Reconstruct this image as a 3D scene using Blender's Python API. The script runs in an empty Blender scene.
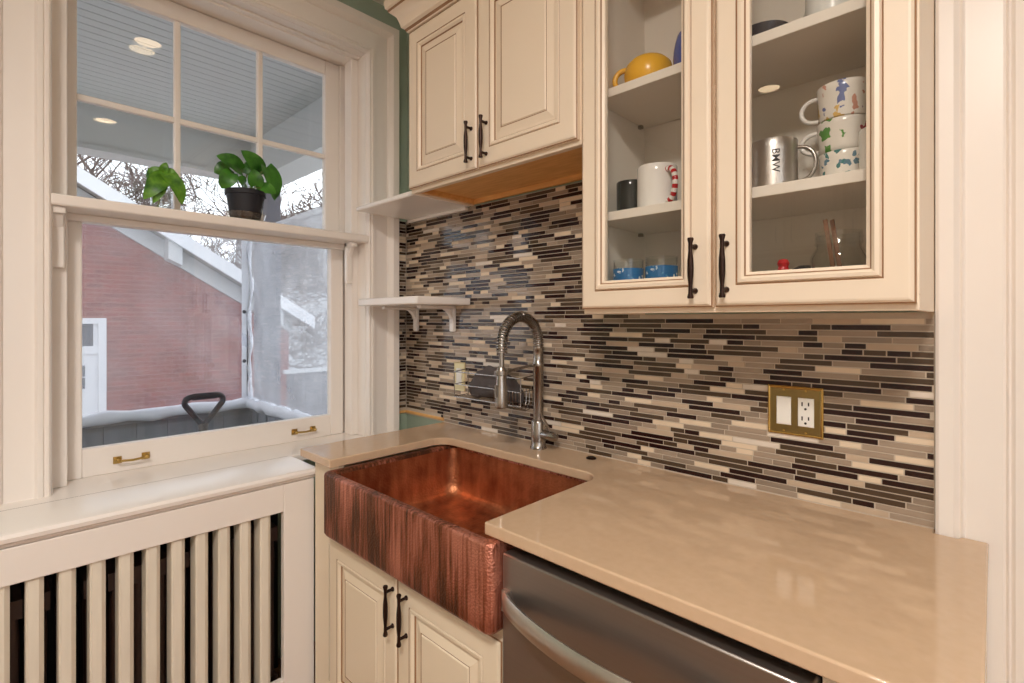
import bpy, bmesh, math, random
from mathutils import Vector, Matrix
PI = math.pi
random.seed(7)
scn = bpy.context.scene
COL = scn.collection
R_ = math.radians

# ------------------------------------------------------------------ materials
def srgb(r, g, b):
    def f(c):
        c /= 255.0
        return c / 12.92 if c <= .04045 else ((c + .055) / 1.055) ** 2.4
    return (f(r), f(g), f(b), 1)

def mat(name, col, rough=.5, metal=0., spec=.5, coat=0., noise=None, bump=None, emit=None, trans=0.):
    """noise=(scale,amount,(sx,sy,sz)) mottles the colour; bump=(scale,strength,(sx,sy,sz))"""
    m = bpy.data.materials.new(name); m.use_nodes = True
    nt = m.node_tree; b = nt.nodes['Principled BSDF']
    b.inputs['Base Color'].default_value = col
    b.inputs['Roughness'].default_value = rough
    b.inputs['Metallic'].default_value = metal
    b.inputs['Specular IOR Level'].default_value = spec
    b.inputs['Coat Weight'].default_value = coat
    b.inputs['Coat Roughness'].default_value = .08
    if emit:
        b.inputs['Emission Color'].default_value = emit[0]; b.inputs['Emission Strength'].default_value = emit[1]
    tc = nt.nodes.new('ShaderNodeTexCoord')
    def nz(scale, st, detail=4):
        mp = nt.nodes.new('ShaderNodeMapping'); mp.inputs['Scale'].default_value = st
        nt.links.new(tc.outputs['Object'], mp.inputs['Vector'])
        n = nt.nodes.new('ShaderNodeTexNoise'); n.inputs['Scale'].default_value = scale; n.inputs['Detail'].default_value = detail
        nt.links.new(mp.outputs['Vector'], n.inputs['Vector']); return n
    if noise:
        sc, am, st = noise if len(noise) == 3 else (noise[0], noise[1], (1, 1, 1))
        n = nz(sc, st)
        mx = nt.nodes.new('ShaderNodeMixRGB'); mx.blend_type = 'MIX'
        mx.inputs['Color1'].default_value = tuple(max(0, c * (1 - am)) for c in col[:3]) + (1,)
        mx.inputs['Color2'].default_value = tuple(min(1, c * (1 + am)) for c in col[:3]) + (1,)
        nt.links.new(n.outputs['Fac'], mx.inputs['Fac']); nt.links.new(mx.outputs['Color'], b.inputs['Base Color'])
    if bump:
        sc, am, st = bump if len(bump) == 3 else (bump[0], bump[1], (1, 1, 1))
        n = nz(sc, st, 3)
        bp = nt.nodes.new('ShaderNodeBump'); bp.inputs['Strength'].default_value = am; bp.inputs['Distance'].default_value = .002
        nt.links.new(n.outputs['Fac'], bp.inputs['Height']); nt.links.new(bp.outputs['Normal'], b.inputs['Normal'])
    return m

def ramp_mat(name, stops, tex, scale, stretch=(1, 1, 1), rough=.5, metal=0., bump=.0, detail=5, coat=0., dist=.002, rough2=None):
    m = bpy.data.materials.new(name); m.use_nodes = True
    nt = m.node_tree; b = nt.nodes['Principled BSDF']
    b.inputs['Roughness'].default_value = rough; b.inputs['Metallic'].default_value = metal
    b.inputs['Coat Weight'].default_value = coat
    tc = nt.nodes.new('ShaderNodeTexCoord'); mp = nt.nodes.new('ShaderNodeMapping'); mp.inputs['Scale'].default_value = stretch
    nt.links.new(tc.outputs['Object'], mp.inputs['Vector'])
    if tex == 'noise':
        n = nt.nodes.new('ShaderNodeTexNoise'); n.inputs['Detail'].default_value = detail; out = n.outputs['Fac']
    else:
        n = nt.nodes.new('ShaderNodeTexVoronoi'); out = n.outputs['Distance' if tex == 'voro' else 'Color']
    n.inputs['Scale'].default_value = scale
    nt.links.new(mp.outputs['Vector'], n.inputs['Vector'])
    cr = nt.nodes.new('ShaderNodeValToRGB')
    while len(cr.color_ramp.elements) < len(stops): cr.color_ramp.elements.new(.5)
    for e, (p, c) in zip(cr.color_ramp.elements, stops): e.position = p; e.color = c
    nt.links.new(out, cr.inputs['Fac']); nt.links.new(cr.outputs['Color'], b.inputs['Base Color'])
    if bump:
        bp = nt.nodes.new('ShaderNodeBump'); bp.inputs['Strength'].default_value = bump; bp.inputs['Distance'].default_value = dist
        nt.links.new(out, bp.inputs['Height']); nt.links.new(bp.outputs['Normal'], b.inputs['Normal'])
    return m

def glass_mat(name, tint=(1, 1, 1, 1), k=1.9, rough=0.):
    """thin clear pane: see through plus the Fresnel mirror of its two faces"""
    m = bpy.data.materials.new(name); m.use_nodes = True
    nt = m.node_tree; nt.nodes.clear()
    o = nt.nodes.new('ShaderNodeOutputMaterial'); t = nt.nodes.new('ShaderNodeBsdfTransparent'); g = nt.nodes.new('ShaderNodeBsdfGlossy')
    g.inputs['Roughness'].default_value = rough; t.inputs['Color'].default_value = tint
    fr = nt.nodes.new('ShaderNodeFresnel'); fr.inputs['IOR'].default_value = 1.5
    geo = nt.nodes.new('ShaderNodeNewGeometry')
    a = nt.nodes.new('ShaderNodeMath'); a.operation = 'SUBTRACT'; a.inputs[0].default_value = 1
    nt.links.new(geo.outputs['Backfacing'], a.inputs[1])
    b = nt.nodes.new('ShaderNodeMath'); b.operation = 'MULTIPLY'; nt.links.new(a.outputs[0], b.inputs[0]); nt.links.new(fr.outputs[0], b.inputs[1])
    c = nt.nodes.new('ShaderNodeMath'); c.operation = 'MULTIPLY'; c.use_clamp = True; c.inputs[1].default_value = k; nt.links.new(b.outputs[0], c.inputs[0])
    mx = nt.nodes.new('ShaderNodeMixShader'); nt.links.new(c.outputs[0], mx.inputs[0]); nt.links.new(t.outputs[0], mx.inputs[1]); nt.links.new(g.outputs[0], mx.inputs[2])
    nt.links.new(mx.outputs[0], o.inputs[0]); return m

def vinyl_mat(name, haze, col):
    """milky clear plastic: part see-through, part scattering, with a little shine"""
    m = bpy.data.materials.new(name); m.use_nodes = True
    nt = m.node_tree; nt.nodes.clear(); N = nt.nodes.new
    o = N('ShaderNodeOutputMaterial'); t = N('ShaderNodeBsdfTransparent'); d = N('ShaderNodeBsdfDiffuse'); tl = N('ShaderNodeBsdfTranslucent'); g = N('ShaderNodeBsdfGlossy')
    t.inputs['Color'].default_value = (.93, .94, .97, 1); d.inputs['Color'].default_value = col; tl.inputs['Color'].default_value = col; g.inputs['Roughness'].default_value = .25
    tc = N('ShaderNodeTexCoord'); n = N('ShaderNodeTexNoise'); n.inputs['Scale'].default_value = 2.2; n.inputs['Detail'].default_value = 6
    nt.links.new(tc.outputs['Object'], n.inputs['Vector'])
    mr = N('ShaderNodeMapRange'); mr.inputs['From Min'].default_value = .3; mr.inputs['From Max'].default_value = .7
    mr.inputs['To Min'].default_value = haze * .7; mr.inputs['To Max'].default_value = haze * 1.3
    nt.links.new(n.outputs['Fac'], mr.inputs['Value'])
    a = N('ShaderNodeMixShader'); a.inputs[0].default_value = .6; nt.links.new(d.outputs[0], a.inputs[1]); nt.links.new(tl.outputs[0], a.inputs[2])
    b = N('ShaderNodeMixShader'); nt.links.new(mr.outputs[0], b.inputs[0]); nt.links.new(t.outputs[0], b.inputs[1]); nt.links.new(a.outputs[0], b.inputs[2])
    c = N('ShaderNodeMixShader'); c.inputs[0].default_value = .04; nt.links.new(b.outputs[0], c.inputs[1]); nt.links.new(g.outputs[0], c.inputs[2])
    nt.links.new(c.outputs[0], o.inputs[0]); return m

def brick_mat(name):
    m = bpy.data.materials.new(name); m.use_nodes = True
    nt = m.node_tree; b = nt.nodes['Principled BSDF']; b.inputs['Roughness'].default_value = .85
    tc = nt.nodes.new('ShaderNodeTexCoord'); sp = nt.nodes.new('ShaderNodeSeparateXYZ'); cb = nt.nodes.new('ShaderNodeCombineXYZ')
    nt.links.new(tc.outputs['Object'], sp.inputs[0])
    ad = nt.nodes.new('ShaderNodeMath'); nt.links.new(sp.outputs['X'], ad.inputs[0]); nt.links.new(sp.outputs['Y'], ad.inputs[1])
    nt.links.new(ad.outputs[0], cb.inputs['X']); nt.links.new(sp.outputs['Z'], cb.inputs['Y'])
    br = nt.nodes.new('ShaderNodeTexBrick'); nt.links.new(cb.outputs[0], br.inputs['Vector'])
    br.inputs['Scale'].default_value = 1.; br.inputs['Brick Width'].default_value = .21; br.inputs['Row Height'].default_value = .075; br.inputs['Mortar Size'].default_value = .007
    br.inputs['Color1'].default_value = srgb(128, 50, 46); br.inputs['Color2'].default_value = srgb(104, 38, 38); br.inputs['Mortar'].default_value = srgb(134, 88, 80)
    nt.links.new(br.outputs['Color'], b.inputs['Base Color'])
    bp = nt.nodes.new('ShaderNodeBump'); bp.inputs['Strength'].default_value = .5; nt.links.new(br.outputs['Fac'], bp.inputs['Height']); bp.invert = True
    nt.links.new(bp.outputs['Normal'], b.inputs['Normal']); return m

def copper_mat(name, streak):
    m = bpy.data.materials.new(name); m.use_nodes = True
    nt = m.node_tree; N = nt.nodes.new; L = nt.links.new; b = nt.nodes['Principled BSDF']
    b.inputs['Metallic'].default_value = .82
    tc = N('ShaderNodeTexCoord')
    def noise(scale, st, det=5):
        mp = N('ShaderNodeMapping'); mp.inputs['Scale'].default_value = st; L(tc.outputs['Object'], mp.inputs['Vector'])
        n = N('ShaderNodeTexNoise'); n.inputs['Scale'].default_value = scale; n.inputs['Detail'].default_value = det; L(mp.outputs['Vector'], n.inputs['Vector']); return n
    a = noise(16, (1, 1, .2) if streak else (1, 1, 1), 7); s = noise(3.2, (1, 1, .8), 3)
    st = noise(120, (1, 1, .05), 4) if streak else noise(30, (1, 1, .15), 4)
    r1 = N('ShaderNodeValToRGB'); e = r1.color_ramp.elements
    if streak:
        e[0].position = .425; e[0].color = srgb(98, 64, 47); e[1].position = .58; e[1].color = srgb(214, 144, 122)
        x = e.new(.468); x.color = srgb(132, 82, 58); x = e.new(.505); x.color = srgb(166, 100, 78)
    else:
        e[0].position = .38; e[0].color = srgb(140, 80, 52); e[1].position = .62; e[1].color = srgb(212, 140, 98)
    mixn = N('ShaderNodeMath'); mixn.operation = 'MULTIPLY_ADD'; L(a.outputs['Fac'], mixn.inputs[0]); mixn.inputs[1].default_value = .32
    h = N('ShaderNodeMath'); h.operation = 'MULTIPLY_ADD'; L(st.outputs['Fac'], h.inputs[0]); h.inputs[1].default_value = .33
    h2 = N('ShaderNodeMath'); h2.operation = 'MULTIPLY'; L(s.outputs['Fac'], h2.inputs[0]); h2.inputs[1].default_value = .35
    L(h2.outputs[0], h.inputs[2]); L(h.outputs[0], mixn.inputs[2]); L(mixn.outputs[0], r1.inputs['Fac'])
    L(r1.outputs['Color'], b.inputs['Base Color'])
    v = N('ShaderNodeTexVoronoi'); v.inputs['Scale'].default_value = 190 if streak else 130; L(tc.outputs['Object'], v.inputs['Vector'])
    bp = N('ShaderNodeBump'); bp.inputs['Strength'].default_value = .7 if streak else .45; bp.inputs['Distance'].default_value = .002; L(v.outputs['Distance'], bp.inputs['Height'])
    L(bp.outputs['Normal'], b.inputs['Normal'])
    mr = N('ShaderNodeMapRange'); mr.inputs['To Min'].default_value = .5; mr.inputs['To Max'].default_value = .3; L(mixn.outputs[0], mr.inputs['Value']); L(mr.outputs[0], b.inputs['Roughness'])
    return m

def spots_mat(name, base, stops, scale, rough=.2, st=(1, 1, 1), thr=.42):
    """glazed china with painted blobs"""
    m = bpy.data.materials.new(name); m.use_nodes = True
    nt = m.node_tree; N = nt.nodes.new; L = nt.links.new; b = nt.nodes['Principled BSDF']; b.inputs['Roughness'].default_value = rough
    tc = N('ShaderNodeTexCoord'); v = N('ShaderNodeTexVoronoi'); v.inputs['Scale'].default_value = scale; mp = N('ShaderNodeMapping'); mp.inputs['Scale'].default_value = st; L(tc.outputs['Object'], mp.inputs['Vector'])
    nd = N('ShaderNodeTexNoise'); nd.inputs['Scale'].default_value = 70; L(tc.outputs['Object'], nd.inputs['Vector'])
    va = N('ShaderNodeVectorMath'); va.operation = 'MULTIPLY_ADD'; va.inputs[1].default_value = (.02, .02, .02); L(nd.outputs['Color'], va.inputs[0]); L(mp.outputs['Vector'], va.inputs[2]); L(va.outputs[0], v.inputs['Vector'])
    cr = N('ShaderNodeValToRGB'); cr.color_ramp.interpolation = 'CONSTANT'
    while len(cr.color_ramp.elements) < len(stops): cr.color_ramp.elements.new(.5)
    for e, (p, c) in zip(cr.color_ramp.elements, stops): e.position = p; e.color = c
    sp = N('ShaderNodeSeparateColor'); L(v.outputs['Color'], sp.inputs[0]); L(sp.outputs[0], cr.inputs['Fac'])
    lt = N('ShaderNodeMath'); lt.operation = 'LESS_THAN'; lt.inputs[1].default_value = thr; L(v.outputs['Distance'], lt.inputs[0])
    mx = N('ShaderNodeMixRGB'); mx.inputs['Color1'].default_value = base; L(lt.outputs[0], mx.inputs['Fac']); L(cr.outputs['Color'], mx.inputs['Color2'])
    L(mx.outputs['Color'], b.inputs['Base Color']); return m

M = dict(
    cream=mat('cream_cabinet_paint', srgb(238, 221, 199), .38, noise=(3, .03)),
    glaze=mat('brown_antique_glaze', srgb(150, 112, 78), .5),
    cream_in=mat('cabinet_interior', srgb(232, 223, 210), .5, noise=(3, .02)),
    base_cream=mat('base_cabinet_paint', srgb(236, 222, 198), .38, noise=(3, .03)),
    trim=mat('white_trim_paint', srgb(242, 235, 228), .33, noise=(4, .02), bump=(25, .08)),
    shelfw=mat('white_gloss_paint', srgb(246, 241, 236), .22, noise=(4, .015)),
    worn=mat('worn_slat_paint', srgb(230, 222, 206), .5, noise=(14, .12, (1, 3, .4)), bump=(30, .35, (1, 1, .2))),
    green=mat('sage_wall_paint', srgb(160, 175, 157), .55, noise=(2, .03)),
    offwhite=mat('room_wall_paint', srgb(228, 218, 204), .6, noise=(2, .02)),
    ceil=mat('ceiling_paint', srgb(240, 236, 228), .7, noise=(2, .01)),
    floor=ramp_mat('oak_floor', [(.3, srgb(120, 82, 50)), (.7, srgb(160, 115, 75))], 'noise', 6, (1, 12, 1), .35),
    counter=ramp_mat('beige_quartz', [(.3, srgb(205, 176, 145)), (.7, srgb(209, 180, 150))], 'noise', 60, (1, 1, 1), .06, detail=8),
    wood=ramp_mat('golden_wood', [(.35, srgb(222, 166, 98)), (.65, srgb(238, 186, 116))], 'noise', 10, (1, 6, 6), .45),
    bronze=mat('dark_bronze', srgb(58, 42, 36), .35, .85, noise=(30, .25)),
    copper_out=copper_mat('copper_patina_apron', True), copper_in=copper_mat('copper_hammered_basin', False),
    steel=mat('brushed_stainless', srgb(206, 200, 194), .32, .95, noise=(8, .05, (30, 30, .6))),
    steel_dark=mat('brushed_dark_stainless', srgb(158, 152, 148), .34, .9, noise=(5, .06, (.6, .6, 40))),
    chrome=mat('brushed_nickel', srgb(168, 162, 156), .26, 1., noise=(20, .04)),
    brass=mat('aged_brass', srgb(190, 160, 96), .28, .9, noise=(18, .3)),
    brass_plate=mat('mirror_brass_plate', srgb(158, 138, 92), .12, 1., noise=(12, .15)),
    pale_brass=mat('pale_brass', srgb(222, 206, 160), .3, .6, noise=(12, .1)),
    brass_edge=mat('brass_bevel', srgb(206, 172, 100), .2, .95, noise=(12, .1)),
    white_plastic=mat('white_plastic', srgb(240, 238, 232), .3, noise=(5, .01)),
    joint=mat('dark_joint', srgb(58, 46, 38), .9, noise=(20, .3)),
    black=mat('black_gap', srgb(14, 13, 13), .6, noise=(5, .2)),
    glass=glass_mat('window_glass', (.97, .98, .98, 1), 1.7), cab_glass=glass_mat('cabinet_glass', (.985, .985, .98, 1), 1.7),
    clear=glass_mat('clear_jar_glass', (.955, .965, .96, 1), 2.2), clear_plastic=glass_mat('clear_plastic', (.93, .90, .86, 1), 3.5, .12),
    grout=mat('tile_grout', srgb(200, 186, 168), .8, noise=(40, .06)),
    t_dark=mat('dark_brown_glass_tile', srgb(44, 24, 22), .1, spec=.35, noise=(25, .15)),
    t_olive=mat('umber_glass_tile', srgb(80, 64, 50), .1, spec=.35, noise=(25, .1)),
    t_taupe=mat('taupe_glass_tile', srgb(164, 146, 128), .1, spec=.4, noise=(40, .1, (1, 1, 3))),
    t_grey=mat('smoke_glass_tile', srgb(146, 130, 114), .1, spec=.4, noise=(40, .12, (1, 1, 3))),
    t_beige=mat('cream_stone_tile', srgb(226, 206, 180), .45, noise=(30, .08)),
    t_tan=mat('tan_stone_tile', srgb(194, 172, 148), .45, noise=(30, .1)),
    t_white=mat('frosted_white_tile', srgb(226, 214, 200), .2, coat=.3, noise=(30, .06)),
    pot=mat('black_plastic_pot', srgb(30, 30, 38), .6, noise=(10, .1)),
    soil=mat('potting_soil', srgb(64, 44, 34), .95, noise=(60, .4), bump=(80, 1)),
    leaf=ramp_mat('glossy_leaf', [(.35, srgb(32, 84, 24)), (.68, srgb(80, 146, 46))], 'noise', 18, (1, 1, 1), .35),
    leaf2=ramp_mat('pale_leaf', [(.35, srgb(44, 100, 24)), (.66, srgb(112, 166, 52))], 'noise', 30, (1, 1, 1), .4),
    stem=mat('green_stem', srgb(110, 130, 60), .5, noise=(20, .2)),
    cloth=mat('charcoal_cloth', srgb(88, 82, 82), .95, noise=(40, .2), bump=(200, .6)),
    iron=mat('dark_radiator_paint', srgb(74, 52, 44), .5, noise=(10, .25)),
    beadboard=mat('grey_beadboard', srgb(196, 195, 194), .5, noise=(3, .03)),
    porchpaint=mat('grey_porch_paint', srgb(200, 199, 199), .5, noise=(3, .03)),
    postpaint=mat('slate_post_paint', srgb(84, 82, 92), .5, noise=(3, .05)),
    railgrey=mat('weathered_rail_boards', srgb(128, 130, 138), .7, noise=(6, .25, (4, 4, .4))),
    deck=mat('grey_deck_boards', srgb(170, 168, 166), .7, noise=(6, .2, (.4, 6, 1))),
    vinyl=vinyl_mat('milky_clear_vinyl', .2, (.86, .87, .93, 1)), vinyl2=vinyl_mat('hazy_clear_vinyl', .34, (.86, .87, .92, 1)),
    hem=mat('white_vinyl_hem', srgb(214, 214, 222), .35, noise=(6, .06), bump=(20, .6)),
    zipper=mat('grey_zipper', srgb(70, 70, 78), .5, noise=(30, .2)),
    brick=brick_mat('red_brick'), whitewood=mat('white_exterior_paint', srgb(206, 206, 210), .5, noise=(5, .03)),
    soffit=mat('grey_soffit', srgb(176, 176, 178), .6, noise=(5, .05)),
    shingle=mat('grey_shingle', srgb(150, 148, 146), .9, noise=(12, .25), bump=(30, .5)),
    darkglass=mat('dark_window_glass', srgb(70, 76, 88), .1, noise=(3, .1)),
    bark=mat('grey_bark', srgb(110, 96, 92), .9, noise=(15, .25)),
    ground=ramp_mat('winter_lawn', [(.35, srgb(176, 172, 160)), (.65, srgb(226, 226, 228))], 'noise', 2, (1, 1, 1), .95),
    fence=mat('grey_fence_boards', srgb(88, 84, 90), .8, noise=(5, .2, (3, 3, .3))),
    handle=mat('slate_blue_plastic', srgb(46, 52, 62), .45, noise=(10, .08)),
    shaft=mat('ash_shaft', srgb(90, 86, 84), .5, noise=(10, .15)),
    yellow=mat('yellow_glaze', srgb(236, 178, 44), .25, noise=(8, .06)), blue=mat('blue_glaze', srgb(66, 88, 168), .2, noise=(8, .1)),
    blackmug=mat('black_glaze', srgb(40, 38, 40), .15, noise=(8, .1)), white=mat('white_china', srgb(238, 234, 228), .15, noise=(8, .01)),
    red=mat('red_glaze', srgb(190, 36, 44), .25, noise=(8, .05)), teal=mat('teal_glaze', srgb(24, 96, 120), .2, noise=(8, .2)),
    navy=mat('dark_glaze', srgb(50, 48, 56), .2, noise=(8, .1)),
    mug_a=spots_mat('mug_teal_dots', srgb(238, 232, 222), [(0, srgb(238, 232, 222)), (.45, srgb(66, 128, 128)), (.8, srgb(90, 130, 150))], 75, thr=.5),
    mug_b=spots_mat('mug_fruit_print', srgb(238, 232, 222), [(0, srgb(238, 232, 222)), (.3, srgb(92, 150, 70)), (.74, srgb(176, 60, 76))], 30, thr=.55),
    mug_c=spots_mat('mug_brush_print', srgb(238, 232, 222), [(0, srgb(238, 232, 222)), (.35, srgb(222, 184, 110)), (.55, srgb(110, 122, 170)), (.72, srgb(150, 128, 150)), (.86, srgb(205, 150, 130))], 48, st=(1, 1, .32), thr=.5),
    mug_d=spots_mat('mug_blue_print', srgb(226, 226, 222), [(0, srgb(90, 150, 200)), (.5, srgb(226, 226, 222)), (.8, srgb(120, 110, 80))], 30),
    tumbler=spots_mat('blue_print_band', srgb(40, 112, 170), [(0, srgb(40, 112, 170)), (.55, srgb(220, 230, 236)), (.85, srgb(90, 160, 200))], 95),
    stick=mat('brown_wood_stick', srgb(130, 84, 54), .6, noise=(20, .15)),
    lens=mat('lamp_lens', srgb(255, 236, 205), .5, emit=((1, .74, .46, 1), 9.)),
    lettering=mat('black_lettering', srgb(30, 30, 34), .5, noise=(5, .05)),
)

# ------------------------------------------------------------------ mesh builder
class MB:
    def __init__(s): s.v = []; s.f = []; s.m = []
    def add(s, vs, fs, m=0):
        o = len(s.v); s.v += [tuple(p) for p in vs]
        for f in fs: s.f.append([o + i for i in f]); s.m.append(m)
        return s
    def box(s, x0, x1, y0, y1, z0, z1, m=0):
        vs = [(x, y, z) for z in (z0, z1) for y in (y0, y1) for x in (x0, x1)]
        return s.add(vs, [(0, 2, 3, 1), (4, 5, 7, 6), (0, 1, 5, 4), (2, 6, 7, 3), (0, 4, 6, 2), (1, 3, 7, 5)], m)
    def obox(s, c, ax, ay, az, m=0):
        c, ax, ay, az = map(Vector, (c, ax, ay, az)); vs = [c + i * ax + j * ay + k * az for k in (-1, 1) for j in (-1, 1) for i in (-1, 1)]
        return s.add(vs, [(0, 2, 3, 1), (4, 5, 7, 6), (0, 1, 5, 4), (2, 6, 7, 3), (0, 4, 6, 2), (1, 3, 7, 5)], m)
    def prism(s, pts, fn, a, b, m=0):
        """2-D outline pts, fn(u,v,w)->xyz, swept from w=a to w=b"""
        n = len(pts); vs = [fn(u, v, a) for u, v in pts] + [fn(u, v, b) for u, v in pts]
        fs = [tuple(range(n))[::-1], tuple(range(n, 2 * n))] + [(i, (i + 1) % n, n + (i + 1) % n, n + i) for i in range(n)]
        return s.add(vs, fs, m)
    def loft(s, loops, m=0, cap0=True, cap1=True, ms=None, closed=True):
        n = len(loops[0]); o = len(s.v)
        for l in loops: s.v += [tuple(p) for p in l]
        for k in range(len(loops) - 1):
            for i in range(n if closed else n - 1):
                j = (i + 1) % n
                s.f.append([o + k * n + i, o + k * n + j, o + (k + 1) * n + j, o + (k + 1) * n + i]); s.m.append(ms[k] if ms else m)
        if cap0: s.f.append([o + i for i in range(n)][::-1]); s.m.append(ms[0] if ms else m)
        if cap1: s.f.append([o + (len(loops) - 1) * n + i for i in range(n)]); s.m.append(ms[-1] if ms else m)
        return s
    def lathe(s, prof, c=(0, 0, 0), seg=24, m=0, ax='z', cap0=True, cap1=True, ms=None):
        loops = []
        for r, h in prof:
            r = max(r, 1e-5); L = []
            for i in range(seg):
                a = 2 * PI * i / seg; x, y = r * math.cos(a), r * math.sin(a)
                p = (x, y, h) if ax == 'z' else ((h, x, y) if ax == 'x' else (y, h, x))
                L.append((c[0] + p[0], c[1] + p[1], c[2] + p[2]))
            loops.append(L)
        return s.loft(loops, m, cap0, cap1, ms)
    def tube(s, path, r, seg=8, m=0, closed=False):
        P = [Vector(p) for p in path]; n = len(P); rs = r if isinstance(r, (list, tuple)) else [r] * n
        T = []
        for i in range(n):
            a = P[(i - 1) % n] if (closed or i > 0) else P[i]; b = P[(i + 1) % n] if (closed or i < n - 1) else P[i]
            T.append((b - a).normalized())
        u = T[0].orthogonal().normalized(); loops = []
        for i in range(n):
            u = (u - T[i] * u.dot(T[i])); u = u.normalized() if u.length > 1e-6 else T[i].orthogonal().normalized()
            w = T[i].cross(u)
            loops.append([P[i] + rs[i] * (math.cos(2 * PI * k / seg) * u + math.sin(2 * PI * k / seg) * w) for k in range(seg)])
        if closed: loops.append(loops[0]); return s.loft(loops, m, False, False)
        return s.loft(loops, m)
    def rings(s, x0, x1, z0, z1, y, prof, cap=True):
        """door: rectangle facing -y, prof = [(inset, forward, material of the band up to it)]"""
        loops = []
        for ins, fw, *_ in prof:
            a, b, c, d = x0 + ins, x1 - ins, z0 + ins, z1 - ins
            loops.append([(a, y - fw, c), (b, y - fw, c), (b, y - fw, d), (a, y - fw, d)])
        ms = [p[2] if len(p) > 2 else 0 for p in prof[1:]] + [0]
        o = len(s.v); n = 4
        for l in loops: s.v += l
        for k in range(len(loops) - 1):
            for i in range(4):
                j = (i + 1) % 4; s.f.append([o + k * 4 + i, o + k * 4 + j, o + (k + 1) * 4 + j, o + (k + 1) * 4 + i]); s.m.append(ms[k])
        if cap: s.f.append([o + (len(loops) - 1) * 4 + i for i in range(4)]); s.m.append(0); s.f.append([o + i for i in range(4)][::-1]); s.m.append(0)
        return s
    def build(s, name, mats, parent=None, bevel=0, smooth=0, origin=None, seg=2, kind=None):
        if not isinstance(mats, (list, tuple)): mats = [mats]
        if parent is not None:
            og = parent['_o'] if '_o' in parent else (0, 0, 0)
        V = s.v
        if origin is None:
            xs, ys, zs = zip(*V); origin = ((min(xs) + max(xs)) / 2, (min(ys) + max(ys)) / 2, min(zs))
        me = bpy.data.meshes.new(name)
        me.from_pydata([(x - origin[0], y - origin[1], z - origin[2]) for x, y, z in V], [], s.f)
        for k in mats: me.materials.append(M[k] if isinstance(k, str) else k)
        me.polygons.foreach_set('material_index', s.m)
        bm = bmesh.new(); bm.from_mesh(me); bmesh.ops.recalc_face_normals(bm, faces=bm.faces); bm.to_mesh(me); bm.free()
        if smooth:
            me.polygons.foreach_set('use_smooth', [True] * len(me.polygons)); me.set_sharp_from_angle(angle=R_(smooth))
        o = bpy.data.objects.new(name, me); COL.objects.link(o)
        if parent is not None:
            o.parent = parent; o.location = [origin[i] - og[i] for i in range(3)]
        else: o.location = origin
        o['_o'] = list(origin)
        if bevel:
            b = o.modifiers.new('bevel', 'BEVEL'); b.width = bevel; b.segments = seg; b.limit_method = 'ANGLE'; b.angle_limit = R_(40)
            b.harden_normals = False
        if kind: o['kind'] = kind
        return o

def tag(o, label, cat, group=None, kind=None):
    o['label'] = label; o['category'] = cat
    if group: o['group'] = group
    if kind: o['kind'] = kind
    return o
def thing(name, loc, label=None, cat=None, group=None, kind=None):
    o = bpy.data.objects.new(name, None); COL.objects.link(o); o.location = loc; o['_o'] = list(loc); o.empty_display_size = .05
    if label: tag(o, label, cat, group)
    if kind: o['kind'] = kind
    return o
def arc(c, r, a0, a1, n, fn):
    return [fn(c[0] + r * math.cos(a0 + (a1 - a0) * i / n), c[1] + r * math.sin(a0 + (a1 - a0) * i / n)) for i in range(n + 1)]
def rrect(x0, x1, y0, y1, r, z, n=6):
    P = []
    for cx, cy, a in ((x1 - r, y1 - r, 0), (x0 + r, y1 - r, PI / 2), (x0 + r, y0 + r, PI), (x1 - r, y0 + r, 1.5 * PI)):
        for i in range(n + 1):
            t = a + PI / 2 * i / n; P.append((cx + r * math.cos(t), cy + r * math.sin(t), z))
    return P
def usweep(mb, yl, yr, z0, zt, prof, m=0):
    """window casing: profile (outward offset, x) mitred up the left, over the top and down the right"""
    loops = []
    for (k) in range(4):
        L = []
        for o, x in prof:
            L.append([(x, yl - o, z0), (x, yl - o, zt + o), (x, yr + o, zt + o), (x, yr + o, z0)][k])
        loops.append(L)
    mb.loft(loops, m); return mb

CH = 2.86   # ceiling height
# ------------------------------------------------------------------ room shell
W0, W1, WZ0, WZ1 = -1.298, -.232, .80, 2.60
b = MB()
b.box(-.32, 0, -4.0, W0 - .03, -.3, CH); b.box(-.32, 0, W1 + .03, .2, -.3, CH)
b.box(-.32, 0, W0 - .03, W1 + .03, -.3, WZ0); b.box(-.32, 0, W0 - .03, W1 + .03, WZ1 + .03, CH)
b.build('wall_left', 'green', kind='structure')
b = MB(); b.box(0, 2.16, 0, .2, -.3, CH); b.box(2.16, 2.98, 0, .2, 2.12, CH); b.box(2.98, 3.9, 0, .2, -.3, CH)
b.build('wall_back', 'green', kind='structure')
b = MB(); b.box(3.7, 3.9, -4, -3.3, -.3, CH); b.box(3.7, 3.9, -1.2, 0, -.3, CH); b.box(3.7, 3.9, -3.3, -1.2, -.3, .9); b.box(3.7, 3.9, -3.3, -1.2, 2.4, CH)
b.build('wall_right', 'offwhite', kind='structure')
w2 = thing('fill_window', (3.8, -2.25, .9), kind='structure')  # unseen window added behind the camera for soft fill daylight
b = MB(); b.box(3.72, 3.80, -3.3, -3.24, .9, 2.4); b.box(3.72, 3.80, -1.26, -1.2, .9, 2.4); b.box(3.72, 3.80, -3.24, -1.26, .9, .97); b.box(3.72, 3.80, -3.24, -1.26, 2.33, 2.4); b.box(3.73, 3.79, -2.28, -2.22, .97, 2.33)
b.build('fill_window_frame', 'trim', w2); MB().box(3.758, 3.762, -3.24, -1.26, .97, 2.33).build('window_pane', 'glass', w2)
MB().box(0, 3.7, -4.0, -3.8, -.3, CH).build('wall_front', 'offwhite', kind='structure')
MB().box(0, 3.7, -3.8, 0, -.05, 0).build('floor', 'floor', kind='structure')
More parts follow.
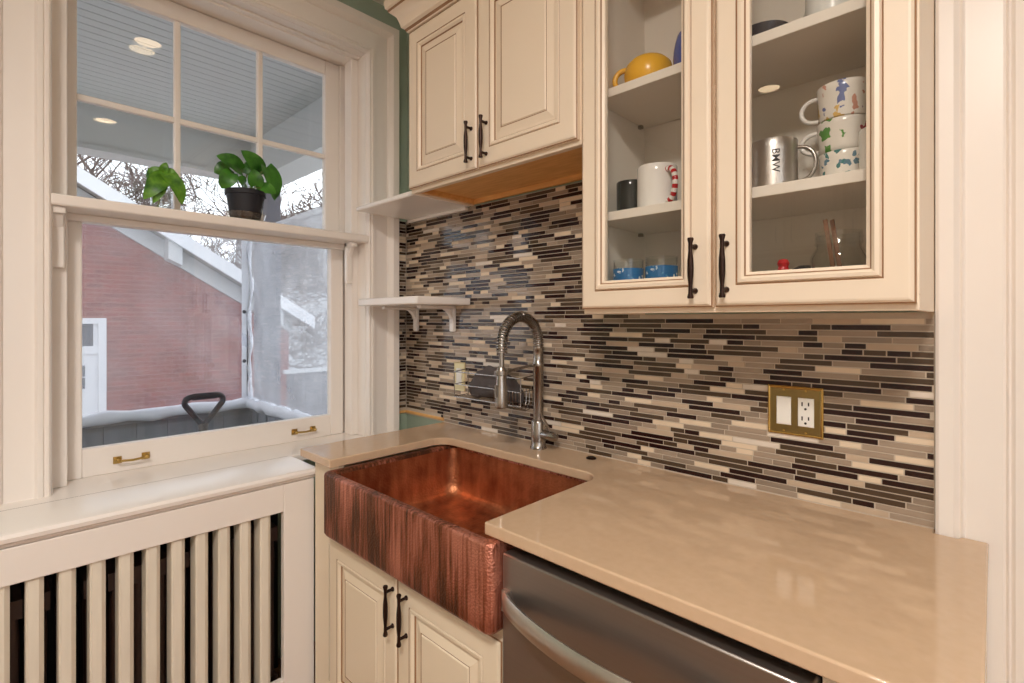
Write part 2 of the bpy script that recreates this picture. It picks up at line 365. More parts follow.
MB().box(-.32, 3.9, -4.0, .2, CH, CH + .1).build('ceiling', 'ceil', kind='structure')

# ---- doorway beside the counter: fluted casing and a closed door
cas = [(0, 0), (0, -.022), (.006, -.026), (.03, -.026), (.036, -.018), (.040, -.012), (.044, -.016), (.048, -.011), (.106, -.011), (.110, -.007), (.114, -.012), (.118, -.007), (.124, -.014), (.140, -.016), (.150, -.010), (.156, 0)]
b = MB(); b.prism(cas, lambda u, v, w: (2.008 + u, v, w), 0, 2.28)
b.prism(cas, lambda u, v, w: (3.13 - u, v, w), 0, 2.28); b.box(2.164, 2.974, -.02, 0, 2.12, 2.28)
b.build('trim_1', 'trim', kind='structure', smooth=30)
d = thing('door_1', (2.57, .08, 0), kind='structure')
b = MB(); b.rings(2.17, 2.97, .01, 2.11, .10, [(0, 0), (0, .04), (.11, .04), (.12, .03), (.13, .03), (.16, .036)]); b.build('door_leaf', 'trim', d)
b = MB(); b.lathe([(.012, 0), (.012, .03), (.027, .045), (.027, .06), (.01, .07)], (2.9, -.0, .95), 16, ax='y'); b.build('door_knob', 'brass', d, smooth=40)

# ------------------------------------------------------------------ window
win = thing('window_1', (-.1, -.77, .8), kind='structure')
prof = [(.003, .001), (.003, .018), (.006, .030), (.010, .034), (.016, .027), (.020, .027), (.024, .034), (.036, .034), (.042, .022), (.108, .020), (.112, .030), (.120, .036), (.128, .046), (.158, .046), (.163, .040), (.163, 0)]
b = MB(); usweep(b, W0, W1, .8365, 2.59, prof); b.build('window_casing', 'trim', win, smooth=30)
b = MB()
b.box(-.32, .012, W0 - .03, W0, .8, 2.63); b.box(-.32, .012, W1, W1 + .03, .8, 2.63); b.box(-.32, .012, W0, W1, 2.59, 2.63)
b.build('window_jamb', 'trim', win)
b = MB()     # stops and parting beads, with a stepped edge
for a, c in ((W0, W0 + .04), (W1 - .034, W1)):
    b.box(-.12, -.055, a, c, .8365, 2.59); b.box(-.175, -.165, a, c - .006 if a < -1 else c, .8365, 2.59); b.box(-.245, -.21, a, c, .8365, 2.59)
b.box(-.12, -.055, W0, W1, 2.575, 2.59)
b.box(-.10, -.03, W0, W1, 2.582, 2.59)
b.build('window_stop', 'trim', win, bevel=.004)
MB().box(-.32, .099, -2.0, -.069, .806, .8365).build('window_stool', 'shelfw', win, bevel=.006, smooth=30)
# lower sash
def ssh(name, x0, x1, y0, y1, z0, z1, gy0, gy1, gz0, gz1, mv=(), mh=()):
    b = MB(); b.box(x0, x1, y0, gy0, z0, z1); b.box(x0, x1, gy1, y1, z0, z1); b.box(x0, x1, gy0, gy1, z0, gz0); b.box(x0, x1, gy0, gy1, gz1, z1)
    xm = (x0 + x1) / 2
    for y in mv: b.box(xm - .012, x1 - .004, y - .011, y + .011, gz0, gz1)
    for z in mh: b.box(xm - .012, x1 - .005, gy0, gy1, z - .011, z + .011)
    o = b.build(name, 'trim', win, bevel=.004)
    MB().box(xm - .002, xm + .002, gy0 - .008, gy1 + .008, gz0 - .008, gz1 + .008).build('window_pane', 'glass', o)
    return o
low = ssh('lower_sash', -.165, -.125, -1.268, -.268, .8365, 1.765, -1.214, -.33, .932, 1.70)
upp = ssh('upper_sash', -.212, -.176, -1.275, -.262, 1.715, 2.588, -1.222, -.332, 1.765, 2.522, (-.926, -.622), (2.139,))
b = MB(); b.box(-.285, -.265, -1.30, -1.27, .846, 2.59); b.box(-.285, -.265, -.262, -.232, .846, 2.59); b.box(-.285, -.265, -1.27, -.262, 2.56, 2.59); b.box(-.285, -.265, -1.27, -.262, .846, .87)
sw = b.build('storm_sash', 'trim', win)
MB().obox((-.274, -.766, 1.715), (.0015, 0, -.00003), (0, .51, 0), (.006, 0, .85)).build('window_pane', 'glass', sw)
for yc in (-1.079, -.459):
    b = MB()
    for s_ in (-1, 1):
        y = yc + s_ * .041; b.box(-.126, -.121, y - .012, y + .012, .868, .892); b.lathe([(.0055, 0), (.0055, .022), (.007, .026), (.002, .03)], (-.122, y, .88), 10, ax='x')
    b.tube([(-.100, yc - .041, .88), (-.098, yc, .877), (-.100, yc + .041, .88)], .0042, 8)
    o = b.build('sash_lift', 'brass', win, smooth=40); o['label'] = 'small brass bar pull on the lower sash rail'
b = MB(); b.box(-.155, -.13, W1 - .004, W1 + .001, 2.36, 2.47); b.lathe([(.012, 0), (.014, .006), (.012, .012)], (-.142, W1 - .006, 2.43), 14, ax='y'); b.build('sash_pulley', 'bronze', win)

# window shelf across the meeting rail
sh = thing('window_shelf', (-.04, -.76, 1.72), 'long white painted shelf across the middle of the window carrying the two plants', 'shelf')
MB().box(-.118, .03, -1.306, -.212, 1.722, 1.757).build('board', 'trim', sh, bevel=.006, smooth=30)
MB().box(-.118, -.095, -1.265, -.268, 1.698, 1.722).build('apron_rail', 'trim', sh, bevel=.004)
for y, w in ((-1.288, .021), (-.288, .014)):
    b = MB(); b.box(-.054, -.03, y - w, y + w, 1.535, 1.722); b.box(-.054, .012, y - w, y + w, 1.700, 1.722)
    b.prism([(-.03, 1.70), (.0, 1.70), (-.01, 1.685), (-.03, 1.66)], lambda u, v, t: (u, t, v), y - w * .8, y + w * .8)
    b.build('bracket', 'trim', sh, bevel=.004)

# ------------------------------------------------------------------ radiator cover and radiator
rc = thing('radiator_cover', (.2, -1.5, 0), 'white painted wooden radiator cover with vertical slats below the window', 'radiator cover')
T0 = .841
pr = [(.111, T0), (.322, T0), (.332, T0 - .003), (.337, T0 - .012), (.334, T0 - .023), (.326, T0 - .028), (.322, T0 - .030), (.319, T0 - .038), (.111, T0 - .038)]
b = MB(); b.prism(pr, lambda u, v, w: (u, w, v), -2.6, -.617); b.build('cover_top', 'shelfw', rc, smooth=35)
b = MB(); b.box(.29, .317, -2.6, -.725, .705, .80); b.box(.29, .317, -2.6, -.725, 0, .12); b.box(.29, .317, -.725, -.617, 0, .80); b.box(.12, .29, -.64, -.617, 0, .80)
b.build('front_frame', 'trim', rc, bevel=.003)
b = MB()
for k in range(-15, 10):
    y = -1.355 + .0636 * k
    b.prism([(y - .017, .248), (y - .017, .303), (y - .012, .309), (y + .008, .309), (y + .018, .301), (y + .018, .248)], lambda u, v, w: (v, u, w), .10, .72)
b.build('slat_grille', 'worn', rc, smooth=0)
MB().box(.0995, .1105, -2.6, -.62, .828, .8385).build('joint_strip', 'joint', rc)  # thin dark brown strip set in the joint between stool and cover
MB().box(.02, .05, -2.6, -.64, 0, .79).build('back_panel', 'black', rc)
ra = thing('radiator', (.17, -1.5, 0), 'dark cast iron radiator behind the slats of the white cover', 'radiator')
b = MB()
for k in range(24):
    y = -2.0 + .055 * k
    for x in (.10, .16, .22):
        b.tube([(x, y, .08), (x, y, .16), (x, y, .35), (x, y, .52), (x, y, .60)], [.013, .016, .013, .016, .012], 8)
    b.box(.085, .235, y - .02, y + .02, .58, .63); b.box(.085, .235, y - .02, y + .02, .05, .10)
b.build('column_bank', 'iron', ra, smooth=50)
for y in (-1.95, -.77):
    for x in (.10, .22): MB().lathe([(.02, 0), (.014, .05)], (x, y, 0), 8).build('foot', 'iron', ra)

# ------------------------------------------------------------------ backsplash
def mosaic():
    b = MB(); b.box(.004, 2.006, -.007, 0, .91, 1.387, 0); b.box(.004, 1.286, -.007, 0, 1.387, 1.852, 0); b2 = MB(); b2.box(0, .007, -.069, -.009, .93, 1.852, 0)
    rnd = random.Random(3); pitch = .0149; g = .0030; pats = [1, 1, 1, 2, 2, 3, 3, 3, 4, 4, 5, 5, 6, 7]
    def row(z, a, e, put):
        x = a - rnd.uniform(0, .1); last = 0; n = 0
        while x < e:
            c = rnd.choice([1] * 26 + [2] * 19 + [3] * 27 + [4] * 14 + [5] * 11 + [6] * 8 + [7] * 3)
            if c == last: continue
            L = rnd.choice([.045, .095, .12, .145, .148] if c in (1, 2) else [.045, .05, .075, .095, .10, .12])
            x0, x1 = max(x, a), min(x + L, e); x += L; last = c
            if x1 - x0 < .008: continue
            put(x0 + g / 2, x1 - g / 2, z + g / 2, z + pitch - g / 2, c)
    k = 0
    while True:
        z = .9125 + pitch * k
        if z + pitch > 1.853: break
        e = 2.006 if z + pitch < 1.388 else 1.286
        a = .009 if z > .93 else .28
        row(z, a, e, lambda p, q, r, t, c: b.box(p, q, -.0085, -.007, r, t, c))
        if z > .925: row(z, -.069, -.009, lambda p, q, r, t, c: b2.box(.007, .0085, p, q, r, t, c))
        k += 1
    o = b.build('tile_backsplash', ['grout', 't_dark', 't_olive', 't_taupe', 't_grey', 't_beige', 't_tan', 't_white'])
    o2 = b2.build('tile_backsplash', ['grout', 't_dark', 't_olive', 't_taupe', 't_grey', 't_beige', 't_tan', 't_white'])
    tag(o2, 'narrow strip of mosaic tiles between the window casing and the corner', 'backsplash')
    return tag(o, 'horizontal mosaic strip tile backsplash in dark brown, taupe and cream behind the counter', 'backsplash')
mosaic()
b = MB(); b.box(.0, .30, -.012, 0, .916, .929); b.box(0, .012, -.069, -.012, .916, .929)
tag(b.build('wood_strip', 'wood', bevel=.002), 'thin bare wooden strip below the tiles in the corner by the window', 'strip')

# ------------------------------------------------------------------ counter
def counter():
    pts = [(.295, -.66), (.295, -.004), (2.0072, -.001), (2.0072, -.03), (2.044, -.03), (2.05, -.016), (2.093, -.016), (2.093, -.66), (1.258, -.66)]
    r = .06; x0, x1, yb = .521, 1.257, -.185
    pts += [(x1, yb - r)] + [(x1 - r + r * math.cos(t), yb - r + r * math.sin(t)) for t in [PI / 2 * i / 8 for i in range(1, 9)]]
    pts += [(x0 + r + r * math.cos(t), yb - r + r * math.sin(t)) for t in [PI / 2 + PI / 2 * i / 8 for i in range(0, 9)]] + [(x0, -.66)]
    b = MB(); b.prism(pts, lambda u, v, w: (u, v, w), .881, .91)
    return b.build('countertop', 'counter', bevel=.004, smooth=35, seg=3)
tag(counter(), 'beige quartz countertop running around the copper sink to the doorway', 'countertop')
b = MB(); b.lathe([(.0165, 0), (.0165, .003), (.013, .005), (.012, .004), (.003, .0035)], (1.13, -.052, .91), 20)
tag(b.build('hole_cap', 'bronze', smooth=40), 'small round dark hole cover on the counter right of the faucet', 'cap')

# ------------------------------------------------------------------ copper sink
sk = thing('copper_sink', (.91, -.4, .67), 'hammered copper farmhouse sink with a streaked apron front', 'sink')
X0, X1, Y0, Y1 = .524, 1.307, -.690, -.13
ls = []; ZB, ZT = .672, .879
for ins, z in ((.02, ZB), (.006, ZB + .004), (.0, ZB + .014), (0, ZB + .06), (0, ZB + .13), (0, ZT - .009), (.0015, ZT - .003), (.006, ZT), (.024, ZT), (.029, ZT - .004), (.032, ZT - .012)):
    ls.append(rrect(X0 + ins, X1 - ins, Y0 + ins, Y1 - ins, max(.022 - ins * .4, .012), z, 8))
b = MB(); b.loft(ls, 0, True, False); b.build('apron_shell', 'copper_out', sk, smooth=60)
ls = []
for ins, z, r in ((.031, ZT - .012, .03), (.034, .80, .045), (.036, .74, .05), (.040, .712, .055), (.05, .696, .06), (.066, .687, .06), (.10, .684, .06), (.2, .682, .06), (.262, .680, .018)):
    ls.append(rrect(X0 + ins, X1 - ins, Y0 + ins, Y1 - ins, r, z, 8))
b = MB(); b.loft(ls, 0, False, True); b.build('basin', 'copper_in', sk, smooth=70)
b = MB(); b.lathe([(.048, 0), (.046, .004), (.036, .004), (.034, .001), (.008, .001), (.006, .006), (.002, .007)], (.905, -.40, .681), 24); b.build('drain', 'copper_in', sk, smooth=40)

# ------------------------------------------------------------------ door and pull makers
def prof_raised(g):   # 0 paint, 1 glaze
    p = [(0, 0), (0, .013), (.003, .015, 1), (.007, .019), (.011, .020), (.044, .020), (.0468, .0175, 1), (.049, .021), (.056, .0205), (.062, .014), (.0648, .010, 1), (.072, .010), (.094, .0165), (.0968, .0155, 1), (.100, .0185)]
    return [(q[0] + (g if q[0] > .03 else 0),) + q[1:] for q in p]
PG = [(0, 0), (0, .013), (.003, .015, 1), (.007, .019), (.011, .020), (.046, .020), (.0487, .018, 1), (.052, .025), (.059, .026), (.064, .021), (.0668, .018, 1), (.073, .014), (.073, .0)]
def pull(x, z0, z1, y, par):
    b = MB(); h = z1 - z0; m_ = (z0 + z1) / 2
    b.lathe([(.0062, -h / 2), (.0072, -h / 2 + .003), (.0048, -h / 2 + .012), (.0043, -h / 2 + .028), (.0066, -.018), (.007, 0), (.0066, .018), (.0043, h / 2 - .028), (.0048, h / 2 - .012), (.0072, h / 2 - .003), (.0062, h / 2)], (x, y - .025, m_), 12)
    for z in (z0 + .018, z1 - .018): b.lathe([(.0065, 0), (.0065, -.003), (.0042, -.006), (.0042, -.027)], (x, y, z), 10, ax='y')
    o = b.build('pull', 'bronze', par, smooth=45); return o

# ------------------------------------------------------------------ short wall cabinet
YF = -.312
def crown(par, x0, x1, left, right, yf=YF, z=2.462):
    p = [(0, 0), (.004, .003), (.008, .012, 1), (.018, .018), (.022, .034), (.030, .056), (.045, .070), (.052, .075), (.054, .084, 1), (.061, .088), (.064, .11), (.064, .118)]
    loops = []
    for q in p:
        o, dz = q[0], q[1]; loops.append([(x0 - (o if left else 0), 0, z + dz), (x0 - (o if left else 0), yf - .018 - o, z + dz), (x1 + (o if right else 0), yf - .018 - o, z + dz), (x1 + (o if right else 0), 0, z + dz)])
    ms = [(q[2] if len(q) > 2 else 0) for q in p[1:]] + [0]
    b = MB(); b.loft(loops, 0, True, True, ms); b.build('crown_molding', ['cream', 'glaze'], par, smooth=30)
wc = thing('wall_cabinet', (.89, -.16, 1.85), 'short cream wall cabinet with two raised panel doors above the sink', 'cabinet')
A, B = .484, 1.2845
b = MB(); b.box(A, B, YF, -.004, 1.888, 2.47); b.box(A, B, YF, YF + .022, 1.853, 1.888); b.box(A, A + .018, YF + .022, -.004, 1.853, 1.888); b.box(B - .018, B, YF + .022, -.004, 1.853, 1.888)
b.build('carcass', 'cream', wc, bevel=.002)
b = MB(); b.box(A + .018, B - .018, YF + .022, -.004, 1.876, 1.886); b.box(A + .018, A + .034, YF + .022, -.02, 1.857, 1.876); b.box(A + .018, B - .018, -.022, -.009, 1.857, 1.876)
b.build('underside_panel', 'wood', wc)
for x0, x1, px_ in ((.488, .872, .848), (.8755, 1.274, .920)):
    b = MB(); b.rings(x0, x1, 1.866, 2.458, YF, prof_raised(.012)); dd = b.build('cabinet_door', ['cream', 'glaze'], wc)
    pull(px_, 1.885, 2.020, YF - .02, dd)
crown(wc, A, B, True, False)

# ------------------------------------------------------------------ tall glazed wall cabinet
tc_ = thing('glass_door_cabinet', (1.65, -.16, 1.39), 'tall cream wall cabinet with two glass doors full of mugs', 'cabinet')
A, B = 1.287, 2.006
b = MB()
b.box(A, A + .016, YF + .02, -.004, 1.387, 2.45); b.box(B - .016, B, YF + .02, -.004, 1.387, 2.45); b.box(A, B, YF, -.004, 2.45, 2.47)
b.box(A, B, YF, YF + .02, 1.387, 1.415); b.box(A, A + .04, YF, YF + .02, 1.415, 2.45); b.box(B - .04, B, YF, YF + .02, 1.415, 2.45); b.box(1.632, 1.668, YF, YF + .02, 1.415, 2.45)
b.build('carcass', 'cream', tc_, bevel=.002)
b = MB(); b.box(A + .016, B - .016, YF + .02, -.004, 1.396, 1.412); b.box(A + .016, B - .016, -.014, -.005, 1.412, 2.45); b.box(A + .016, A + .018, YF + .02, -.014, 1.412, 2.45); b.box(B - .018, B - .016, YF + .02, -.014, 1.412, 2.45)
b.build('interior_lining', 'cream_in', tc_)
for z in (1.648, 1.980):
    b = MB(); b.box(A + .019, B - .019, -.288, -.015, z - .012, z + .012); o = b.build('shelf', 'cream_in', tc_, bevel=.002)
    for y in (-.05, -.25): MB().box(A + .019, A + .031, y - .006, y + .006, z - .022, z - .0125).build('shelf_pin', 'chrome', o)
for x0, x1, px_ in ((1.2895, 1.6455, 1.6085), (1.6515, 2.003, 1.6785)):
    b = MB(); b.rings(x0, x1, 1.399, 2.455, YF, PG, cap=False)
    # rear rim so the frame is a solid rail
    loops = [[(x0 + i, YF - f, 1.399 + i), (x1 - i, YF - f, 1.399 + i), (x1 - i, YF - f, 2.455 - i), (x0 + i, YF - f, 2.455 - i)] for i, f in ((0, 0), (.073, 0))]
    b.loft(loops, 0, False, False)
    dd = b.build('glass_door', ['cream', 'glaze'], tc_)
    MB().box(x0 + .068, x1 - .068, YF - .0085, YF - .0055, 1.399 + .068, 2.455 - .068).build('glass_pane', 'cab_glass', dd)
    pull(px_, 1.418, 1.554, YF - .02, dd)
crown(tc_, A, B, False, True)

# ------------------------------------------------------------------ corner shelves
cs = thing('corner_shelf', (.25, -.15, 1.85), 'upper white corner shelf level with the short cabinet bottom, by the window', 'shelf')
MB().box(.047, .4835, -.300, -.009, 1.852, 1.872).build('board', 'shelfw', cs, bevel=.005, smooth=30)
b = MB(); b.box(.0465, .47, -.03, -.009, 1.838, 1.852); b.build('cleat', 'shelfw', cs, bevel=.004)
cs = thing('corner_shelf', (.25, -.15, 1.43), 'lower white corner shelf on two brackets against the mosaic tiles', 'shelf')
MB().box(.047, .484, -.290, -.009, 1.432, 1.464).build('board', 'shelfw', cs, bevel=.006, smooth=30)
for x in (.105, .375):
    b = MB(); b.box(x - .014, x + .014, -.028, -.009, 1.318, 1.432); b.box(x - .014, x + .014, -.20, -.009, 1.417, 1.432)
    b.prism([(-.028, 1.417), (-.075, 1.417), (-.055, 1.408), (-.04, 1.392), (-.028, 1.37)], lambda u, v, t: (t, u, v), x - .011, x + .011)
    b.build('bracket', 'shelfw', cs, bevel=.005, smooth=40)

# ------------------------------------------------------------------ base cabinet, dishwasher
bc = thing('sink_cabinet', (.83, -.33, 0), 'cream base cabinet with two raised panel doors below the copper sink', 'cabinet')
FB = -.625
b = MB(); b.box(.340, .363, FB, -.02, .0, .88); b.box(1.279, 1.297, FB + .02, -.02, .1, .66); b.box(.44, 1.26, FB, FB + .02, .60, .668); b.box(.363, .44, FB, FB + .02, 0, .668); b.box(.363, .515, FB, FB + .02, .668, .88); b.box(.44, 1.26, FB, FB + .02, .1, .13)
b.box(1.26, 1.297, FB, FB + .02, .1, .668); b.box(.363, 1.279, FB + .02, -.02, .1, .118); b.box(.363, 1.279, -.035, -.02, .118, .66); b.box(.363, 1.297, FB + .07, FB + .085, 0, .1)
b.build('carcass', 'base_cream', bc, bevel=.002)
for x0, x1, px_ in ((.481, .8825, .866), (.886, 1.294, .932)):
    b = MB(); b.rings(x0, x1, .115, .642, FB, prof_raised(.012)); dd = b.build('cabinet_door', ['base_cream', 'glaze'], bc)
    pull(px_, .486, .626, FB - .02, dd)
dw = thing('dishwasher', (1.62, -.34, 0), 'stainless steel dishwasher with a bowed bar handle under the counter', 'dishwasher')
b = MB(); b.box(1.316, 1.915, -.60, -.03, .10, .872); b.box(1.316, 1.915, -.54, -.03, 0, .1); b.build('body', 'black', dw)
b = MB(); b.box(1.311, 1.918, -.655, -.60, .11, .855); b.build('door_panel', 'steel_dark', dw, bevel=.004, smooth=35)
b = MB(); hl = []
N_ = 24
for i in range(N_ + 1):
    t = i / N_; x = 1.323 + .583 * t; bow = -.655 - .008 - .060 * (1 - (2 * t - 1) ** 2) ** .8; hw = .0215
    zc = .757
    hl.append([(x, bow, zc - hw), (x, bow - .004, zc - hw * .8), (x, bow - .006, zc), (x, bow - .004, zc + hw * .8), (x, bow, zc + hw), (x, bow + .008, zc + hw * .8), (x, bow + .008, zc - hw * .8)])
b.loft(hl); b.box(1.320, 1.338, -.666, -.654, .734, .780); b.box(1.891, 1.909, -.666, -.654, .734, .780)
b.build('bar_handle', 'steel', dw, smooth=45)
b = MB(); b.box(1.922, 2.09, -.615, -.02, 0, .88); tag(b.build('filler_panel', 'base_cream'), 'cream filler panel at the counter end right of the dishwasher', 'panel')

# ------------------------------------------------------------------ faucet
fx, fy = .913, -.068
fc = thing('spring_faucet', (fx, fy, .91), 'tall brushed nickel spring faucet arching over the copper sink', 'faucet')
b = MB(); b.lathe([(.030, 0), (.030, .004), (.0265, .008), (.026, .03), (.026, .095), (.024, .10), (.0188, .106)], (fx, fy, .91), 24); b.build('base', 'chrome', fc, smooth=40)
b = MB(); b.lathe([(.0188, 1.016), (.0188, 1.20), (.021, 1.203), (.021, 1.217), (.0188, 1.22), (.018, 1.26), (.0195, 1.262), (.0195, 1.275)], (fx, fy, 0), 20)
b.build('column', 'chrome', fc, smooth=40)
rr = (fy + .255) / 2; cy = fy - rr; cz = 1.288
path = [(fx, fy, 1.262), (fx, fy, 1.275)] + arc((cy, cz), rr, 0, PI, 40, lambda u, v: (fx, u, v)) + [(fx, fy - 2 * rr, 1.275), (fx, fy - 2 * rr, 1.262)]
MB().tube(path, .0105, 10).build('hose', 'steel', fc, smooth=60)
# helix
P = [Vector(p) for p in path]; cum = [0]
for i in range(1, len(P)): cum.append(cum[-1] + (P[i] - P[i - 1]).length)
def at(s):
    for i in range(1, len(P)):
        if s <= cum[i] or i == len(P) - 1:
            t = (s - cum[i - 1]) / (cum[i] - cum[i - 1]); return P[i - 1].lerp(P[i], t), (P[i] - P[i - 1]).normalized()
turns = int(cum[-1] / .0086); H = []
for k in range(turns * 10 + 1):
    s_ = cum[-1] * k / (turns * 10); p, t = at(s_); u = Vector((1, 0, 0)); w = t.cross(u); a = 2 * PI * k / 10
    H.append(p + .0168 * (math.cos(a) * u + math.sin(a) * w))
MB().tube(H, .0031, 6).build('spring_coil', 'chrome', fc, smooth=60)
hy = fy - 2 * rr
b = MB(); b.tube([(fx, hy, 1.275), (fx, hy, 1.22), (fx, hy - .002, 1.17)], .0085, 10); b.build('hose_end', 'chrome', fc, smooth=60)
b = MB(); b.lathe([(.011, 1.215), (.0165, 1.205), (.0178, 1.16), (.0205, 1.15), (.0215, 1.10), (.0225, 1.085), (.021, 1.078), (.012, 1.077)], (fx, hy - .002, 0), 20); b.box(fx - .004, fx + .004, hy - .030, hy - .018, 1.115, 1.155); b.build('spray_head', 'chrome', fc, smooth=40)
b = MB(); b.tube([(fx, fy, 1.21), (fx, fy - .05, 1.208), (fx, hy + .016, 1.196)], .0052, 8); b.lathe([(.023, 1.188), (.023, 1.202), (.0182, 1.202), (.0182, 1.188), (.023, 1.188)], (fx, hy - .002, 0), 18, cap0=False, cap1=False); b.build('holder_arm', 'chrome', fc, smooth=40)
b = MB(); b.lathe([(.016, 0), (.0175, .004), (.0175, .05), (.0155, .062), (.004, .066)], (fx + .018, fy, .962), 18, ax='x')
b.tube([(fx + .062, fy, .965), (fx + .05, fy - .004, .99), (fx + .022, fy - .012, 1.035)], [.006, .0052, .0048], 8); b.build('lever', 'chrome', fc, smooth=40)

# ------------------------------------------------------------------ outlets, caddy
op = thing('double_outlet_plate', (1.73, -.012, 1.08), 'square brass wall plate with a rocker switch and power outlet at the right', 'outlet')
b = MB(); b.rings(1.668, 1.792, 1.076, 1.198, -.0085, [(0, 0), (0, .003), (.0035, .0062), (.006, .0055)]); b.build('plate', 'brass_plate', op)
b = MB(); b.rings(1.666, 1.794, 1.074, 1.2, -.0084, [(0, 0), (0, .005), (.003, .0075), (.006, .006), (.006, .001)], cap=False); b.build('plate_rim', 'brass_edge', op)
b = MB(); b.rings(1.688, 1.722, 1.100, 1.172, -.013, [(0, 0), (0, .004), (.002, .006)]); b.build('rocker_switch', 'white_plastic', op)
b = MB(); b.rings(1.738, 1.774, 1.100, 1.172, -.013, [(0, 0), (0, .003), (.002, .0042)])
rc_ = b.build('receptacle', 'white_plastic', op)
b = MB()
for zc in (1.153, 1.117):
    b.box(1.7465, 1.7495, -.0180, -.0168, zc - .001, zc + .009); b.box(1.761, 1.764, -.0180, -.0168, zc, zc + .009); b.lathe([(.003, 0), (.003, .0012)], (1.7555, -.018, zc - .008), 10, ax='y')
b.build('socket_slot', 'black', rc_)
for zc in (1.190, 1.084):
    for x in (1.705, 1.756): MB().lathe([(.003, 0), (.0025, .0015)], (x, -.0153, zc), 8, ax='y').build('screw', 'brass_edge', op)
op = thing('outlet_plate', (.412, -.012, 1.06), 'narrow brass wall plate with a white switch left of the wire sponge rack', 'outlet')
b = MB(); b.rings(.378, .448, 1.062, 1.187, -.0085, [(0, 0), (0, .003), (.003, .006), (.006, .005)]); b.build('plate', 'pale_brass', op)
b = MB(); b.rings(.396, .430, 1.090, 1.160, -.013, [(0, 0), (0, .003), (.002, .005)]); b.build('rocker_switch', 'white_plastic', op)

wr = thing('wire_sponge_rack', (.66, -.05, 1.03), 'chrome wire sponge rack on the tiles behind the faucet', 'rack')
b = MB(); xa, xb, ya, yb = .47, .845, -.0118, -.088
b.tube([(xa, ya, 1.163), (xa, yb, 1.155), (xb, yb, 1.155), (xb, ya, 1.163)], .0022, 6)
b.tube([(xa, ya, 1.108), (xa, yb, 1.104), (xb, yb, 1.104), (xb, ya, 1.108)], .0018, 6)
b.tube([(xa, ya, 1.056), (xa, yb, 1.052), (xb, yb, 1.052), (xb, ya, 1.056)], .0022, 6)
for x in (xa, xb): b.tube([(x, yb, 1.155), (x, yb, 1.052)], .0018, 6); b.tube([(x, ya, 1.163), (x, ya, 1.05)], .002, 6)
b.build('frame', 'chrome', wr, smooth=50)
b = MB()
for k in range(9):
    x = .705 + .0165 * k; b.tube([(x, ya, 1.11)] + [(x, -.05 + .038 * math.cos(t), 1.075 + .03 * math.sin(t) * 1.0 - .012) for t in [-.2 - (PI - .4) * i / 8 for i in range(9)]] + [(x, yb, 1.104)], .0016, 6)
b.build('curved_rib', 'chrome', wr, smooth=50)
b = MB()
for k in range(5): b.tube([(xa, ya - .015 * k - .006, 1.052), (.73, ya - .015 * k - .006, 1.050)], .0015, 6)
b.build('floor_wire', 'chrome', wr, smooth=50)
# folded cloth
b = MB(); loops = []
n1, n2 = 22, 18
for i in range(n1 + 1):
    t = i / n1; x = .54 + .27 * t; hgt = .012 + .058 * math.sin(PI * min(1, t * 1.02)) ** .45 * (1 - .30 * t)
    L = []
    for k in range(n2):
        a = 2 * PI * k / n2; wob = 1 + .12 * math.sin(3 * a + 7 * t) + .07 * math.sin(5 * a - 19 * t)
        L.append((x, -.047 + .031 * math.cos(a) * wob * min(1, .25 + hgt / .045), 1.056 + hgt * 1.05 + hgt * math.sin(a) * wob * .95))
    loops.append(L)
b.loft(loops); tag(b.build('dish_cloth', 'cloth', smooth=70), 'bunched charcoal grey dish cloth lying in the wire rack', 'cloth')

# ------------------------------------------------------------------ cabinet contents
def mug_body(b, c, r, h, taper=0., m=0, bulge=0.):
    x, y, z = c; p = [(r * .55, 0), (r * (.92 - taper), .0), (r * (1 - taper), .004)]
    for i in range(1, 6): t = i / 6; p.append((r * (1 - taper * (1 - t) + bulge * math.sin(PI * t)), h * t))
    p += [(r, h - .002), (r * .975, h), (r * .92, h - .002), (r * .9, h * .5), (r * .85 * (1 - taper), .008), (.001, .006)]
    b.lathe(p, c, 28, m); return b
def mug_handle(b, c, r, h, ang, rad=.005, out=.032, m=0, span=.33):
    x, y, z = c; P = []
    for i in range(15):
        t = -PI / 2 + PI * i / 14; d = r * .97 + out * max(0, math.cos(t)) ** .8 if abs(t) < PI / 2 - .01 else r * .93
        P.append((x + d * math.cos(ang), y + d * math.sin(ang), z + h * .5 + h * span * math.sin(t)))
    b.tube(P, rad, 8, m); return b
def mug(c, r, h, ang, material, label, taper=.02, bulge=0., hmat=None, cat='mug', out=.032, rad=.005, group='mugs in the glass cabinet'):
    t = thing('mug', c, label, cat, group)
    mug_body(MB(), c, r, h, taper, 0, bulge).build('body', material, t, smooth=40)
    mug_handle(MB(), c, r, h, ang, rad, out).build('handle', hmat or material, t, smooth=60)
    return t
S1, S2, S0 = 1.9922, 1.6602, 1.4122
G = 'crockery in the glass cabinet'
# yellow squat mug, mouth down
t = thing('mug', (1.41, -.19, S1), 'squat yellow mug standing upside down on the upper shelf at the left', 'mug', 'mugs in the glass cabinet')
MB().lathe([(.050, .0), (.056, .004), (.064, .03), (.066, .05), (.060, .072), (.046, .086), (.030, .091), (.028, .088), (.002, .087)], (1.415, -.19, S1), 28).build('body', 'yellow', t, smooth=50)
mug_handle(MB(), (1.415, -.19, S1), .062, .09, PI * 1.12, .0075, .032, span=.30).build('handle', 'yellow', t, smooth=60)
mug((1.555, -.17, S1), .062, .115, .3, 'blue', 'blue mug on the upper shelf right of the yellow mug', bulge=.16)
mug((1.360, -.19, S2), .040, .095, PI * .55, 'blackmug', 'shiny black mug on the middle shelf at the far left')
